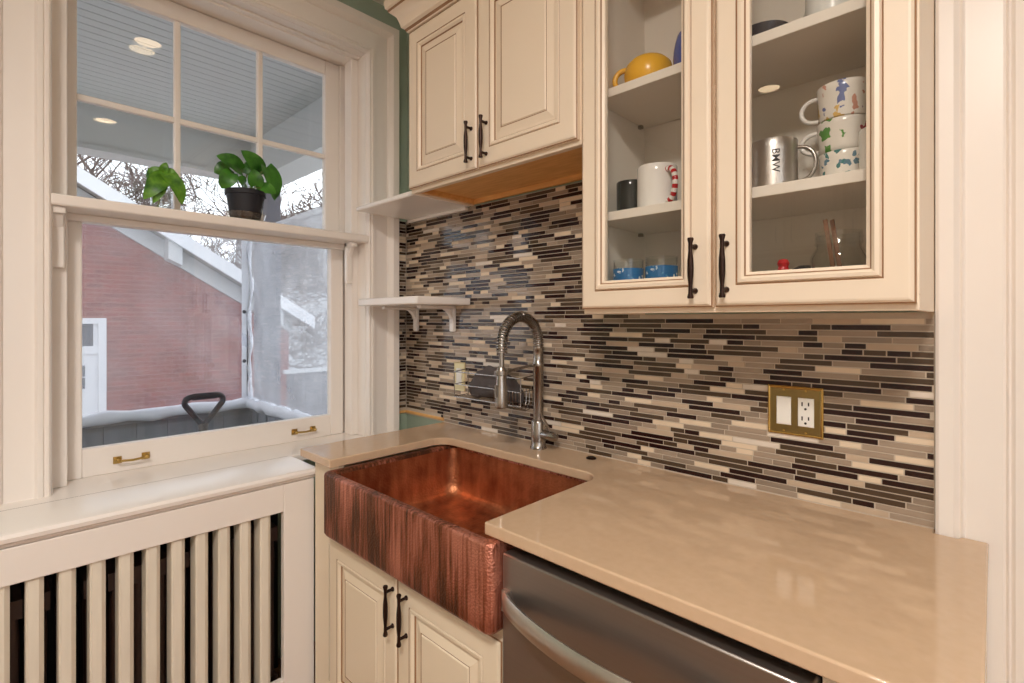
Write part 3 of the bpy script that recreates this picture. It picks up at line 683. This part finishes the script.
# candy cane mug
c = (1.445, -.20, S2); t = thing('mug', c, 'white mug with a red and white striped candy cane handle', 'mug', 'mugs in the glass cabinet')
mug_body(MB(), c, .052, .118, .0).build('body', 'white', t, smooth=40)
b = MB(); ang = -.55; P = []
for i in range(41):
    s_ = -PI / 2 + PI * i / 40; d = .050 + .036 * max(0, math.cos(s_)) ** .8
    P.append(Vector((c[0] + d * math.cos(ang), c[1] + d * math.sin(ang), c[2] + .059 + .042 * math.sin(s_))))
for i in range(40):
    loopsn = MB().tube([P[i], P[i + 1]], .0075, 10); b.add(loopsn.v, loopsn.f, 1 if (i // 3) % 2 else 0)
b.build('handle', ['white', 'red'], t, smooth=60)
mug((1.565, -.14, S2), .046, .11, 0, 'blue', 'blue mug on the middle shelf behind the candy cane mug')
for i, (x, lab) in enumerate(((1.358, 'glass tumbler with a blue printed band on the cabinet floor, left of two'), (1.458, 'glass tumbler with a blue printed band on the cabinet floor, below the candy cane mug'))):
    t = thing('tumbler', (x, -.2, S0), lab, 'glass', 'blue banded tumblers')
    b = MB(); b.lathe([(.036, 0), (.040, .004), (.042, .125), (.0395, .125), (.037, .008), (.001, .007)], (x, -.2, S0), 24); b.build('body', 'clear', t, smooth=40)
    b = MB(); b.lathe([(.0412, .035), (.0425, .10)], (x, -.2, S0), 24, cap0=False, cap1=False); b.build('printed_band', 'tumbler', t, smooth=40)
t = tag(MB().lathe([(.036, 0), (.04, .003), (.05, .02), (.058, .04), (.0555, .04), (.047, .02), (.03, .006), (.001, .006)], (1.712, -.2, S1), 24).build('bowl', 'navy', smooth=50), 'small dark bowl on the upper shelf behind the right glass door', 'bowl')
mug((1.848, -.19, S1), .05, .105, PI * .8, 'mug_d', 'blue and white patterned mug on the upper shelf right of the dark bowl')
# steel mug with lettering
c = (1.735, -.205, S2); t = thing('mug', c, 'brushed steel mug with black lettering on the middle shelf', 'mug', 'mugs in the glass cabinet')
mug_body(MB(), c, .050, .112, 0).build('body', 'steel', t, smooth=40)
mug_handle(MB(), c, .050, .112, .12, .0042, .036, span=.34).build('handle', 'chrome', t, smooth=60)
def lettering(text, size, parent, mapfn):
    cu = bpy.data.curves.new('txt', 'FONT'); cu.body = text; cu.size = size; cu.align_x = 'CENTER'; cu.align_y = 'CENTER'; cu.offset = size * .004
    ob = bpy.data.objects.new('txt', cu); COL.objects.link(ob); bpy.context.view_layer.update()
    me = bpy.data.meshes.new_from_object(ob.evaluated_get(bpy.context.evaluated_depsgraph_get())); bpy.data.objects.remove(ob)
    b = MB(); vs = [mapfn(v.co.x, v.co.y) for v in me.vertices]; b.add(vs, [list(p.vertices) for p in me.polygons]); bpy.data.meshes.remove(me)
    return b.build('lettering', 'lettering', parent)
a0 = math.atan2(-1.455 - c[1], 2.103 - c[0]) + .10
lettering('BMW', .022, t, lambda u, v: (c[0] + .0507 * math.cos(a0 + v / .05), c[1] + .0507 * math.sin(a0 + v / .05), c[2] + .060 - u))
mug((1.672, -.10, S2), .042, .10, PI, 'teal', 'teal mug behind the steel mug at the left door edge')
mug((1.862, -.15, S2), .047, .072, PI * .72, 'mug_a', 'white mug with teal dots at the bottom of the mug stack', taper=.12, hmat='white')
mug((1.862, -.15, S2 + .0725), .051, .068, PI * 1.02, 'mug_b', 'white mug with green and red fruit print, middle of the mug stack', taper=.14, hmat='white')
mug((1.862, -.15, S2 + .1410), .051, .078, PI * 1.02, 'mug_c', 'white mug with yellow and blue brush print on top of the mug stack', taper=.1, hmat='white')
mug((1.942, -.235, S2), .038, .085, PI * .5, 'white', 'plain white mug at the right door edge beside the mug stack', out=.02)
# jar with sticks
jc = (1.860, -.19, S0)
t = thing('glass_jar', jc, 'clear glass jar holding two wooden sticks on the cabinet floor', 'jar')
MB().lathe([(.040, 0), (.050, .005), (.052, .02), (.052, .092), (.047, .104), (.041, .112), (.041, .138), (.043, .139), (.043, .145), (.0385, .145), (.0385, .112), (.049, .09), (.049, .02), (.001, .008)], jc, 28).build('body', 'clear', t, smooth=40)
MB().lathe([(.0432, .118), (.0445, .121), (.0432, .124), (.0432, .130), (.0445, .133), (.0432, .136)], jc, 28, cap0=False, cap1=False).build('neck_thread', 'clear', t, smooth=40)
for dx, dy, lab in ((-.006, 0, 'flat brown wooden stick leaning in the glass jar, the nearer one'), (.004, .014, 'flat brown wooden stick leaning in the glass jar, the farther one')):
    p = Vector((jc[0] + .004 + dx, jc[1] + dy, S0 + .012)); q = Vector((jc[0] - .018 + dx, jc[1] + dy - .004, S0 + .175))
    ax = (q - p) / 2; tag(MB().obox((p + q) / 2, (.0042, 0, .001), (0, .0022, 0), ax).build('wooden_stick', 'stick', bevel=.001), lab, 'stick', 'sticks in the jar')
t = thing('red_topped_shaker', (1.755, -.2, S0), 'small shaker with a red knob on the cabinet floor behind the right door', 'shaker')
MB().lathe([(.016, 0), (.018, .004), (.015, .05), (.010, .062)], (1.755, -.2, S0), 16).build('body', 'white', t, smooth=40)
MB().lathe([(.011, .062), (.013, .070), (.010, .078), (.013, .086), (.009, .094), (.002, .096)], (1.755, -.2, S0), 16).build('lid', 'red', t, smooth=40)
tag(MB().lathe([(.030, 0), (.034, .004), (.036, .06), (.030, .072), (.012, .082), (.002, .083)], (1.785, -.15, S0), 20).build('lidded_pot', 'navy', smooth=50), 'dark domed pot on the cabinet floor left of the glass jar', 'pot')

# ------------------------------------------------------------------ plants on the window shelf
def leaf(b, base, tip, w, up=(1, 0, 0), fold=.18, curl=.15, m=0, heart=.12):
    base, tip = Vector(base), Vector(tip); d = tip - base; L = d.length; t = d.normalized(); u = Vector(up); u = (u - t * u.dot(t)).normalized(); s = t.cross(u)
    n = 8; V = []
    for i in range(n + 1):
        f = i / n; wid = w * .6 * (max(0, math.sin(PI * (f * .94 + .06) ** .68))) ** .62 if i < n else 0
        c_ = base + d * f + u * (math.sin(PI * f) * curl * L)
        for k in (-1, -.5, 0, .5, 1):
            V.append(c_ + s * wid * k + u * (abs(k) * wid * fold) - t * (heart * L * abs(k) * (1 - f) ** 3))
    F = [(i * 5 + k, i * 5 + k + 1, (i + 1) * 5 + k + 1, (i + 1) * 5 + k) for i in range(n) for k in range(4)]
    b.add(V, F, m); return b
pc = (-.042, -.728, 1.757)
pp = thing('potted_plant', pc, 'round leaved green plant in a black pot on the window shelf', 'potted plant')
MB().lathe([(.052, .012), (.054, .013), (.068, .100), (.073, .101), (.074, .118), (.070, .120), (.066, .112), (.05, .03), (.001, .025)], pc, 32).build('pot', 'pot', pp, smooth=40)
MB().lathe([(.067, .100), (.03, .106), (.001, .108)], pc, 20).build('soil', 'soil', pp, smooth=60)
MB().lathe([(.060, .0), (.066, .003), (.074, .03), (.0725, .03), (.0645, .005), (.001, .004)], pc, 32).build('saucer', 'clear_plastic', pp, smooth=40)
bl = MB(); bs = MB(); top = 1.865
LV = [  # base (y,z), tip, width, x offset
    ((-.672, 1.955), (-.752, 2.030), .068, .00), ((-.752, 1.952), (-.842, 1.985), .062, .02), ((-.778, 1.960), (-.832, 1.935), .055, -.02),
    ((-.785, 1.935), (-.815, 1.872), .052, .02), ((-.655, 1.985), (-.618, 1.860), .068, .015), ((-.700, 1.900), (-.712, 1.962), .05, .03),
    ((-.680, 1.895), (-.628, 1.880), .046, .03), ((-.740, 1.900), (-.775, 1.912), .04, .03), ((-.712, 1.955), (-.662, 2.020), .05, -.03), ((-.690, 1.9), (-.655, 1.905), .035, .0)]
for i, ((y0, z0), (y1, z1), w, dx) in enumerate(LV):
    x = pc[0] + dx; up = (1, .25 * math.sin(i * 2.1), .35)
    leaf(bl, (x, y0, z0), (x + .02 * math.cos(i), y1, z1), w, up)
    bs.tube([(pc[0] + dx * .4, pc[1] + .012 * math.cos(i * 1.7), top), (x - .005, (y0 + pc[1]) / 2, (z0 + top) / 2 + .012), (x, y0, z0)], .0026, 6)
bl.build('foliage', 'leaf', pp, smooth=80); bs.build('stems', 'stem', pp, smooth=60)
jc = (-.05, -1.005, 1.757)
cu = thing('plant_cutting', (jc[0], jc[1], 1.765), 'drooping leafy plant cutting standing in a small clear jar', 'plant')
vj = MB().lathe([(.024, 0), (.030, .003), (.033, .012), (.033, .065), (.024, .078), (.024, .092), (.0225, .092), (.0225, .078), (.0312, .064), (.0312, .012), (.001, .004)], jc, 24).build('clear_jar', 'clear', smooth=40)
tag(vj, 'small clear glass jar of water on the window shelf under the cutting', 'jar')
bl = MB(); bs = MB(); z0 = jc[2]
bs.tube([(jc[0] - .006, jc[1] - .012, z0 + .008), (jc[0], jc[1], z0 + .07), (jc[0] + .002, jc[1] + .004, z0 + .15)], .003, 6)
CL = [((.01, .125), (-.058, .028), .05), ((.01, .135), (.062, .032), .048), ((0, .13), (-.036, .075), .045), ((.01, .14), (.04, .08), .045), ((.004, .14), (.012, .175), .024), ((.0, .14), (-.04, .12), .035), ((.01, .14), (.045, .125), .035), ((.0, .1), (-.03, .02), .03)]
for i, ((a, h), (c_, e), w) in enumerate(CL):
    leaf(bl, (jc[0] + .002, jc[1] + a, z0 + h), (jc[0] + .03 * math.sin(i * 2 + 1), jc[1] + c_, z0 + e), w, (1, .2 * math.sin(i), .3), fold=.25, curl=.22)
bl.build('foliage', 'leaf2', cu, smooth=80); bs.build('stem', 'stem', cu, smooth=60)

# ------------------------------------------------------------------ porch outside
PX, PY = -2.65, .19
b = MB(); b.box(-3.1, -.33, -5, .6, 2.93, 2.97)
k = 0; y = -3.0
x = -2.6
while x < -.34:
    b.box(x, x + .072, -5, .2, 2.922, 2.932); x += .078
pcg = tag(b.build('porch_ceiling', 'beadboard'), 'pale grey beadboard porch ceiling seen through the upper window', 'ceiling', kind='structure')
b = MB(); b.box(PX - .15, PX + .02, -5, .45, 2.62, 2.93); b.box(PX - .17, PX + .04, -5, .45, 2.60, 2.63)
b.build('porch_beam', 'porchpaint', kind='structure')
b = MB(); b.box(PX + .02, -.33, PY, PY + .2, 2.58, 2.93); b.box(PX + .02, -.33, PY - .02, PY + .22, 2.56, 2.59)
b.build('porch_beam', 'porchpaint', kind='structure')
po = thing('porch_post', (PX - .03, .32, -.2), 'square slate grey porch post at the corner behind the plastic sheets', 'post')
MB().box(PX - .11, PX + .07, .262, .432, -.2, 2.58).build('shaft', 'postpaint', po, bevel=.008)
b = MB(); b.box(PX - .13, PX + .07, .25, .445, -.2, -.05); b.build('plinth', 'postpaint', po, bevel=.008)
b = MB(); b.box(-3.0, -.33, -5, .5, -.26, -.20); b.build('porch_floor', 'deck', kind='structure')
def railing(label, boards, cap, name='porch_railing', post=None):
    t = thing(name, boards[0][0], label, 'railing'); b = MB()
    for (p, ax, ay, az) in boards: b.obox(p, ax, ay, az)
    b.build('boards', 'railgrey', t); MB().box(*cap).build('cap_rail', 'railgrey', t, bevel=.006)
    if post: MB().box(*post).build('corner_post', 'railgrey', t)
railing('grey boarded porch railing facing the brick garage', [((PX - .012 * (k % 2), -4.97 + .1 * k, .2), (.012, 0, 0), (0, .052, 0), (0, 0, .39)) for k in range(52)], (PX - .05, PX + .05, -5, .17, .585, .62), post=(PX - .04, PX + .005, .183, .25, -.2, .60))
railing('grey boarded porch railing returning to the house at the right', [((PX + .06 + .1 * k, PY + .03 + .012 * (k % 2), .2), (.052, 0, 0), (0, .012, 0), (0, 0, .39)) for k in range(22)], (PX + .055, -.36, PY - .02, PY + .068, .585, .62))
def sheet(name, p0, p1, z0, z1, nrm, m, label, amp, gather):
    t = thing(name, ((p0[0] + p1[0]) / 2, (p0[1] + p1[1]) / 2, z0), label, 'plastic sheet')
    rnd = random.Random(5); b = MB(); nu, nv = 90, 36; V = []
    for j in range(nv + 1):
        for i in range(nu + 1):
            u, v = i / nu, j / nv; g = math.exp(-8 * (1 - u if gather > 0 else u))
            w = amp * (.35 * math.sin(9 * u + 3 * v) + .3 * math.sin(23 * u - 6 * v + 1) * (1 - v) + g * 1.2 * math.sin(34 * u + 16 * v) + .25 * g * math.sin(70 * u - 12 * v))
            V.append((p0[0] + (p1[0] - p0[0]) * u + nrm[0] * w, p0[1] + (p1[1] - p0[1]) * u + nrm[1] * w, z0 + (z1 - z0) * v))
    F = [(j * (nu + 1) + i, j * (nu + 1) + i + 1, (j + 1) * (nu + 1) + i + 1, (j + 1) * (nu + 1) + i) for j in range(nv) for i in range(nu)]
    b.add(V, F); b.build('film', m, t, smooth=80)
    b = MB(); n = 24; b.tube([(p0[0] + (p1[0] - p0[0]) * i / n, p0[1] + (p1[1] - p0[1]) * i / n, z0 - .008 + .008 * math.sin(i * 1.9)) for i in range(n + 1)], [.046 + .008 * math.sin(i * 2.7) for i in range(n + 1)], 10)
    b.build('hem', 'hem', t, smooth=60); return t
s1 = sheet('vinyl_curtain', (PX + .09, -3.2), (PX + .09, PY - .03), .665, 2.14, (1, 0), 'vinyl', 'large milky clear plastic curtain in front of the brick garage', .02, 1.)
s2 = sheet('vinyl_curtain', (PX + .10, PY - .035), (-.36, PY - .035), .665, 2.14, (0, -1), 'vinyl2', 'hazy clear plastic curtain across the right side of the porch', .02, -1.)
b = MB(); cx, cy = PX + .115, PY - .055
b.box(cx - .012, cx - .006, cy - .045, cy + .01, .64, 2.58); b.tube([(cx, cy + .02 + .008 * math.sin(i * .9), .64 + 1.94 * i / 30) for i in range(31)], [.014 + .005 * math.sin(i * 1.7) for i in range(31)], 8)
zs = b.build('corner_strip', 'hem', s1, smooth=40)
b = MB(); b.box(cx - .006, cx - .003, cy - .006, cy + .002, .72, 1.36); b.build('zipper', 'zipper', zs)
for z in (1.02, 1.44): MB().lathe([(.016, 0), (.012, .005)], (cx - .006, cy - .026, z), 10, ax='x').build('snap', 'zipper', zs)
b = MB()
for i in range(26): b.tube([(-2.3 + .009 * math.cos(t), -.42 + .009 * math.sin(t) * (i % 2), 2.55 - .016 * i + .009 * math.sin(t)) for t in [2 * PI * k / 8 for k in range(8)]], .0018, 5, closed=True)
b.tube([(-2.3, -.42, 2.93), (-2.3, -.42, 2.56)], .002, 5); b.lathe([(.002, 0), (.014, .03), (.012, .06), (.002, .08)], (-2.3, -.42, 2.06), 10)
tag(b.build('hanging_chain', 'hem', smooth=60), 'thin pale chain hanging from the porch ceiling between the two plants', 'chain')

# snow shovel leaning outside the glass
sv = thing('shovel', (-.62, -.83, -.2), 'shovel with a dark D shaped grip standing just outside the lower window', 'shovel')
gy, gz = -.777, .966; gx = -.40
def gp(u, v): return (gx + (v - gz) * .12, gy + u, v)
tri = []
for (cu_, cv, r, a0_, a1_) in ((-.051, gz + .050, .023, PI * .5, PI * 1.18), (0, gz - .030, .018, PI * 1.18, PI * 1.82), (.051, gz + .050, .023, PI * 1.82, PI * 2.5)):
    tri += [gp(cu_ + r * math.cos(a0_ + (a1_ - a0_) * i / 8), cv + r * math.sin(a0_ + (a1_ - a0_) * i / 8)) for i in range(9)]
b = MB(); b.tube(tri, .0120, 10, closed=True); b.tube([gp(-.045, gz + .073), gp(.045, gz + .073)], .0145, 12); b.build('grip', 'handle', sv, smooth=60)
b = MB(); b.tube([gp(0, gz - .045), gp(0, gz - .09), gp(0, .2)], [.02, .016, .015], 12); b.build('shaft', 'shaft', sv, smooth=60)
b = MB(); L_ = []
for i in range(9):
    u = -.22 + .055 * i; L_.append([gp(u, .22) if abs(u) < .23 else None, (gx - .13 + .05 * math.cos(u * 6), gy + u, .02), (gx - .10 + .05 * math.cos(u * 6), gy + u, -.2), (gx - .112 + .05 * math.cos(u * 6), gy + u, -.2), (gx - .145 + .05 * math.cos(u * 6), gy + u, .02), (gp(u, .22)[0] - .012, gy + u, .22)])
b.loft(L_); b.build('blade', 'handle', sv, smooth=40)

# ------------------------------------------------------------------ garage, fence, trees
GR = -1.2
MB().box(-60, 60, -40, 40, GR - .1, GR).build('ground', 'ground', kind='structure')
ga = thing('brick_garage', (-10.5, -1.2, GR), 'red brick garage with a white gable roof edge behind the plastic curtain', 'garage')
gx = -8.2; pk = -1.6; ev0, ev1 = -6.4, 3.2
def rz(y): return 3.62 - .612 * (abs(y - pk) - abs(-.37 - pk))
b = MB(); b.prism([(ev0 + .35, GR), (ev1 - .35, GR), (ev1 - .35, rz(ev1 - .35) - .32), (pk, rz(pk) - .32), (ev0 + .35, rz(ev0 + .35) - .32)], lambda u, v, w: (w, u, v), -14, gx); b.build('brick_wall', 'brick', ga)
b = MB(); b.prism([(ev0, rz(ev0) - .20), (pk, rz(pk) - .20), (ev1, rz(ev1) - .20), (ev1, rz(ev1) - .06), (pk, rz(pk) - .06), (ev0, rz(ev0) - .06)], lambda u, v, w: (w, u, v), -14.3, gx + .40); b.build('roof', 'shingle', ga)
b = MB(); b.prism([(ev0, rz(ev0) - .24), (pk, rz(pk) - .24), (ev1, rz(ev1) - .24), (ev1, rz(ev1)), (pk, rz(pk)), (ev0, rz(ev0))], lambda u, v, w: (w, u, v), gx + .36, gx + .42); b.build('rake_board', 'whitewood', ga)
b = MB(); b.prism([(ev0 + .3, rz(ev0 + .3) - .52), (pk, rz(pk) - .52), (ev1 - .3, rz(ev1 - .3) - .52), (ev1 - .3, rz(ev1 - .3) - .22), (pk, rz(pk) - .22), (ev0 + .3, rz(ev0 + .3) - .22)], lambda u, v, w: (w, u, v), gx, gx + .06); b.build('frieze_board', 'soffit', ga)
for y in (-3.4, -.9, .82, 2.5):
    b = MB(); b.prism([(y - .10, rz(y) - .50), (y + .10, rz(y) - .60), (y + .10, rz(y + .1) - .20), (y - .10, rz(y - .1) - .20)], lambda u, v, w: (w, u, v), gx + .06, gx + .36); b.build('rake_bracket', 'soffit', ga)
y0, y1 = -1.15, -.05
gd = MB().box(gx - .02, gx + .05, y0, y0 + .10, GR, 1.40).box(gx - .02, gx + .05, y1 - .10, y1, GR, 1.40).box(gx - .02, gx + .05, y0 + .1, y1 - .1, 1.31, 1.40).box(gx - .02, gx + .05, y0 + .1, y1 - .1, .84, .96).build('door_frame', 'whitewood', ga)
MB().box(gx - .01, gx + .02, y0 + .1, y1 - .1, GR, .84).box(gx - .01, gx + .02, y0 + .1, y0 + .16, .96, 1.31).box(gx - .01, gx + .02, y1 - .16, y1 - .1, .96, 1.31).build('entry_door', 'whitewood', ga)
b = MB(); b.box(gx - .01, gx + .015, y0 + .16, y1 - .16, .96, 1.31); b.build('transom_pane', 'darkglass', ga)
b = MB()
for a in (0, 1, 2):
    for c_ in (0, 1): b.box(gx, gx + .026, -.31 - .16 * a - .14, -.31 - .16 * a + .0, .30 + .19 * c_, .47 + .19 * c_)
b.build('door_pane', 'darkglass', ga)
fe = thing('board_fence', (-6, 4, GR), 'grey board fence with a white top rail behind the right plastic curtain', 'fence')
b = MB(); 
for k in range(30): b.box(-6.02, -5.99, 1.9 + .15 * k, 1.9 + .15 * k + .14, GR, .52)
b.build('boards', 'fence', fe); MB().box(-6.04, -5.96, 1.85, 6.5, .52, .58).build('top_rail', 'soffit', fe)
def tree(x, y, h, seed, label, spread=1.):
    rnd = random.Random(seed); b = MB(); cnt = 0
    q_ = [(Vector((x, y, GR)), Vector((0, 0, 1)), h * .30, h * .016, 0)]
    while q_ and cnt < 3000:
        p, d, L, r, dep = q_.pop(0); cnt += 1
        n = 3; pts = [p]; rs = [r]; q = Vector(p); dd = Vector(d)
        for i in range(n):
            dd = (dd + Vector((rnd.uniform(-.2, .2), rnd.uniform(-.2, .2), rnd.uniform(-.08, .14)))).normalized(); q = q + dd * L / n; pts.append(q.copy()); rs.append(r * (1 - .4 * (i + 1) / n))
        b.tube(pts, rs, 6 if dep < 2 else 4)
        if dep >= 7: continue
        for k in range(3):
            t = rnd.uniform(.4, 1) if k else 1.0; i = min(n - 1, int(t * n)); base = pts[i].lerp(pts[i + 1], t * n - i) if t < 1 else pts[-1]
            a = Vector((rnd.uniform(-1, 1), rnd.uniform(-1, 1), rnd.uniform(-.35, .6))).normalized()
            q_.append((base, (dd * (1 - .2 * spread) + a * .8 * spread).normalized(), L * rnd.uniform(.64, .84), max(.013, r * .56), dep + 1))
    return tag(b.build('bare_tree', 'bark'), label, 'tree', 'bare trees behind the garage')
tree(-15.0, 1.6, 11, 8, 'bare winter tree behind the garage at the left of the window')
tree(-17, 3.2, 9.5, 5, 'bare winter tree behind the garage between the two plants', 1.1)
tree(-13.5, 6.6, 8.5, 23, 'bare winter tree right of the black potted plant', 1.1)
tree(-20, 6.0, 11, 31, 'bare winter tree farthest away beyond the garage roof', 1.1)
tree(-11.0, 7.8, 7.0, 47, 'bare winter tree nearest the fence behind the right plastic curtain', 1.2)
nb = thing('neighbor_house', (-24, 16, GR), 'pale house with a grey gable roof far away right of the garage', 'house')
b = MB(); b.prism([(8.9, GR), (20, GR), (20, 6.0), (14.4, 8.3), (8.9, 6.0)], lambda u, v, w: (w, u, v), -30, -22); b.build('wall', 'soffit', nb)
b = MB(); b.prism([(8.3, 5.85), (14.4, 8.4), (20.6, 5.85), (20.6, 6.2), (14.4, 8.75), (8.3, 6.2)], lambda u, v, w: (w, u, v), -30.3, -21.6); b.build('roof', 'shingle', nb)
for y in (11, 14.5): MB().box(-22, -21.95, y, y + .9, .2, 1.6).build('window', 'darkglass', nb)

# ------------------------------------------------------------------ opposite cabinets (seen mirrored in the glass doors)
oc = thing('opposite_cabinet', (.9, -3.6, 1.9), 'cream wall cabinet across the room, mirrored in the right glass door', 'cabinet')
def ringsB(x0, x1, z0, z1, y, prof):
    b = MB().rings(-x1, -x0, z0, z1, -y, prof); b.v = [(-p[0], -p[1], p[2]) for p in b.v]; return b
MB().box(.1, 1.72, -3.80, -3.5, 1.9, 2.6).build('carcass', 'cream', oc)
for x0, x1 in ((.11, .50), (.51, .915), (.925, 1.31), (1.32, 1.71)):
    dd = ringsB(x0, x1, 1.92, 2.58, -3.5, prof_raised(0)).build('cabinet_door', ['cream', 'glaze'], oc)
    x = x1 - .05 if x0 in (.11, .51) else x0 + .05
    bb = MB(); bb.tube([(x, -3.48, 1.97), (x, -3.452, 1.975), (x, -3.452, 2.085), (x, -3.48, 2.09)], .005, 8); bb.build('pull', 'bronze', dd, smooth=50)

# ------------------------------------------------------------------ lamps
LP = [(.80, -.83, 'recessed ceiling lamp nearest the window and sink'), (2.30, -.80, 'recessed ceiling lamp above the counter end by the doorway'), (1.05, -2.68, 'recessed ceiling lamp at the far side nearest the window'), (2.6, -2.68, 'recessed ceiling lamp in the far corner away from the window')]
for x, y, lab in LP:
    t = thing('ceiling_light', (x, y, CH), lab, 'ceiling light', 'recessed ceiling lamps')
    MB().lathe([(.062, -.001), (.085, -.001), (.088, -.006), (.082, -.010), (.064, -.012), (.060, -.004), (.062, -.001)], (x, y, CH), 28, cap0=False, cap1=False).build('trim_ring', 'white_plastic', t, smooth=40)
    MB().lathe([(.001, -.004), (.061, -.004), (.061, -.002), (.001, -.002)], (x, y, CH), 24).build('lens', 'lens', t)
t = thing('fill_dome_light', (2.35, -2.2, CH), 'added white dome fill light on the ceiling, out of view behind the camera', 'ceiling light')  # dome added out of view as even fill for the room
MB().lathe([(.23, 0), (.24, -.01), (.24, -.03), (.22, -.032)], (2.35, -2.2, CH), 32).build('base_ring', 'white_plastic', t, smooth=40)
ld = bpy.data.lights.new('lamp', 'AREA'); ld.shape = 'DISK'; ld.size = .44; ld.energy = 54; ld.color = (1, .93, .86)  # area light of the added fill dome
lo = bpy.data.objects.new('lamp', ld); COL.objects.link(lo); lo.parent = t; lo.location = (0, 0, -.036)

# ------------------------------------------------------------------ sky, camera, view
w = bpy.data.worlds.new('overcast_sky'); scn.world = w; w.use_nodes = True
nt = w.node_tree; bg = nt.nodes['Background']
tcn = nt.nodes.new('ShaderNodeTexCoord'); nz = nt.nodes.new('ShaderNodeTexNoise'); nz.inputs['Scale'].default_value = 1.5
nt.links.new(tcn.outputs['Generated'], nz.inputs['Vector'])
cr = nt.nodes.new('ShaderNodeValToRGB'); cr.color_ramp.elements[0].color = (.84, .89, 1, 1); cr.color_ramp.elements[1].color = (.98, .99, 1, 1)
nt.links.new(nz.outputs['Fac'], cr.inputs['Fac']); nt.links.new(cr.outputs['Color'], bg.inputs['Color']); bg.inputs['Strength'].default_value = 2.3

cam = bpy.data.cameras.new('camera'); co = bpy.data.objects.new('camera', cam); COL.objects.link(co)
co.location = (2.103, -1.455, 1.37); co.rotation_euler = (R_(90), 0, R_(43.6)); cam.sensor_width = 36; cam.lens = 36 * 508 / 1024; cam.shift_y = -21.5 / 1024; cam.clip_start = .02; cam.clip_end = 200
scn.camera = co
vs = scn.view_settings; vs.view_transform = 'Standard'; vs.look = 'None'; vs.gamma = 1; vs.use_curve_mapping = False; vs.exposure = .2
scn.cycles.max_bounces = 10; scn.cycles.transparent_max_bounces = 16; scn.cycles.diffuse_bounces = 6
for o in scn.objects:
    if '_o' in o: del o['_o']
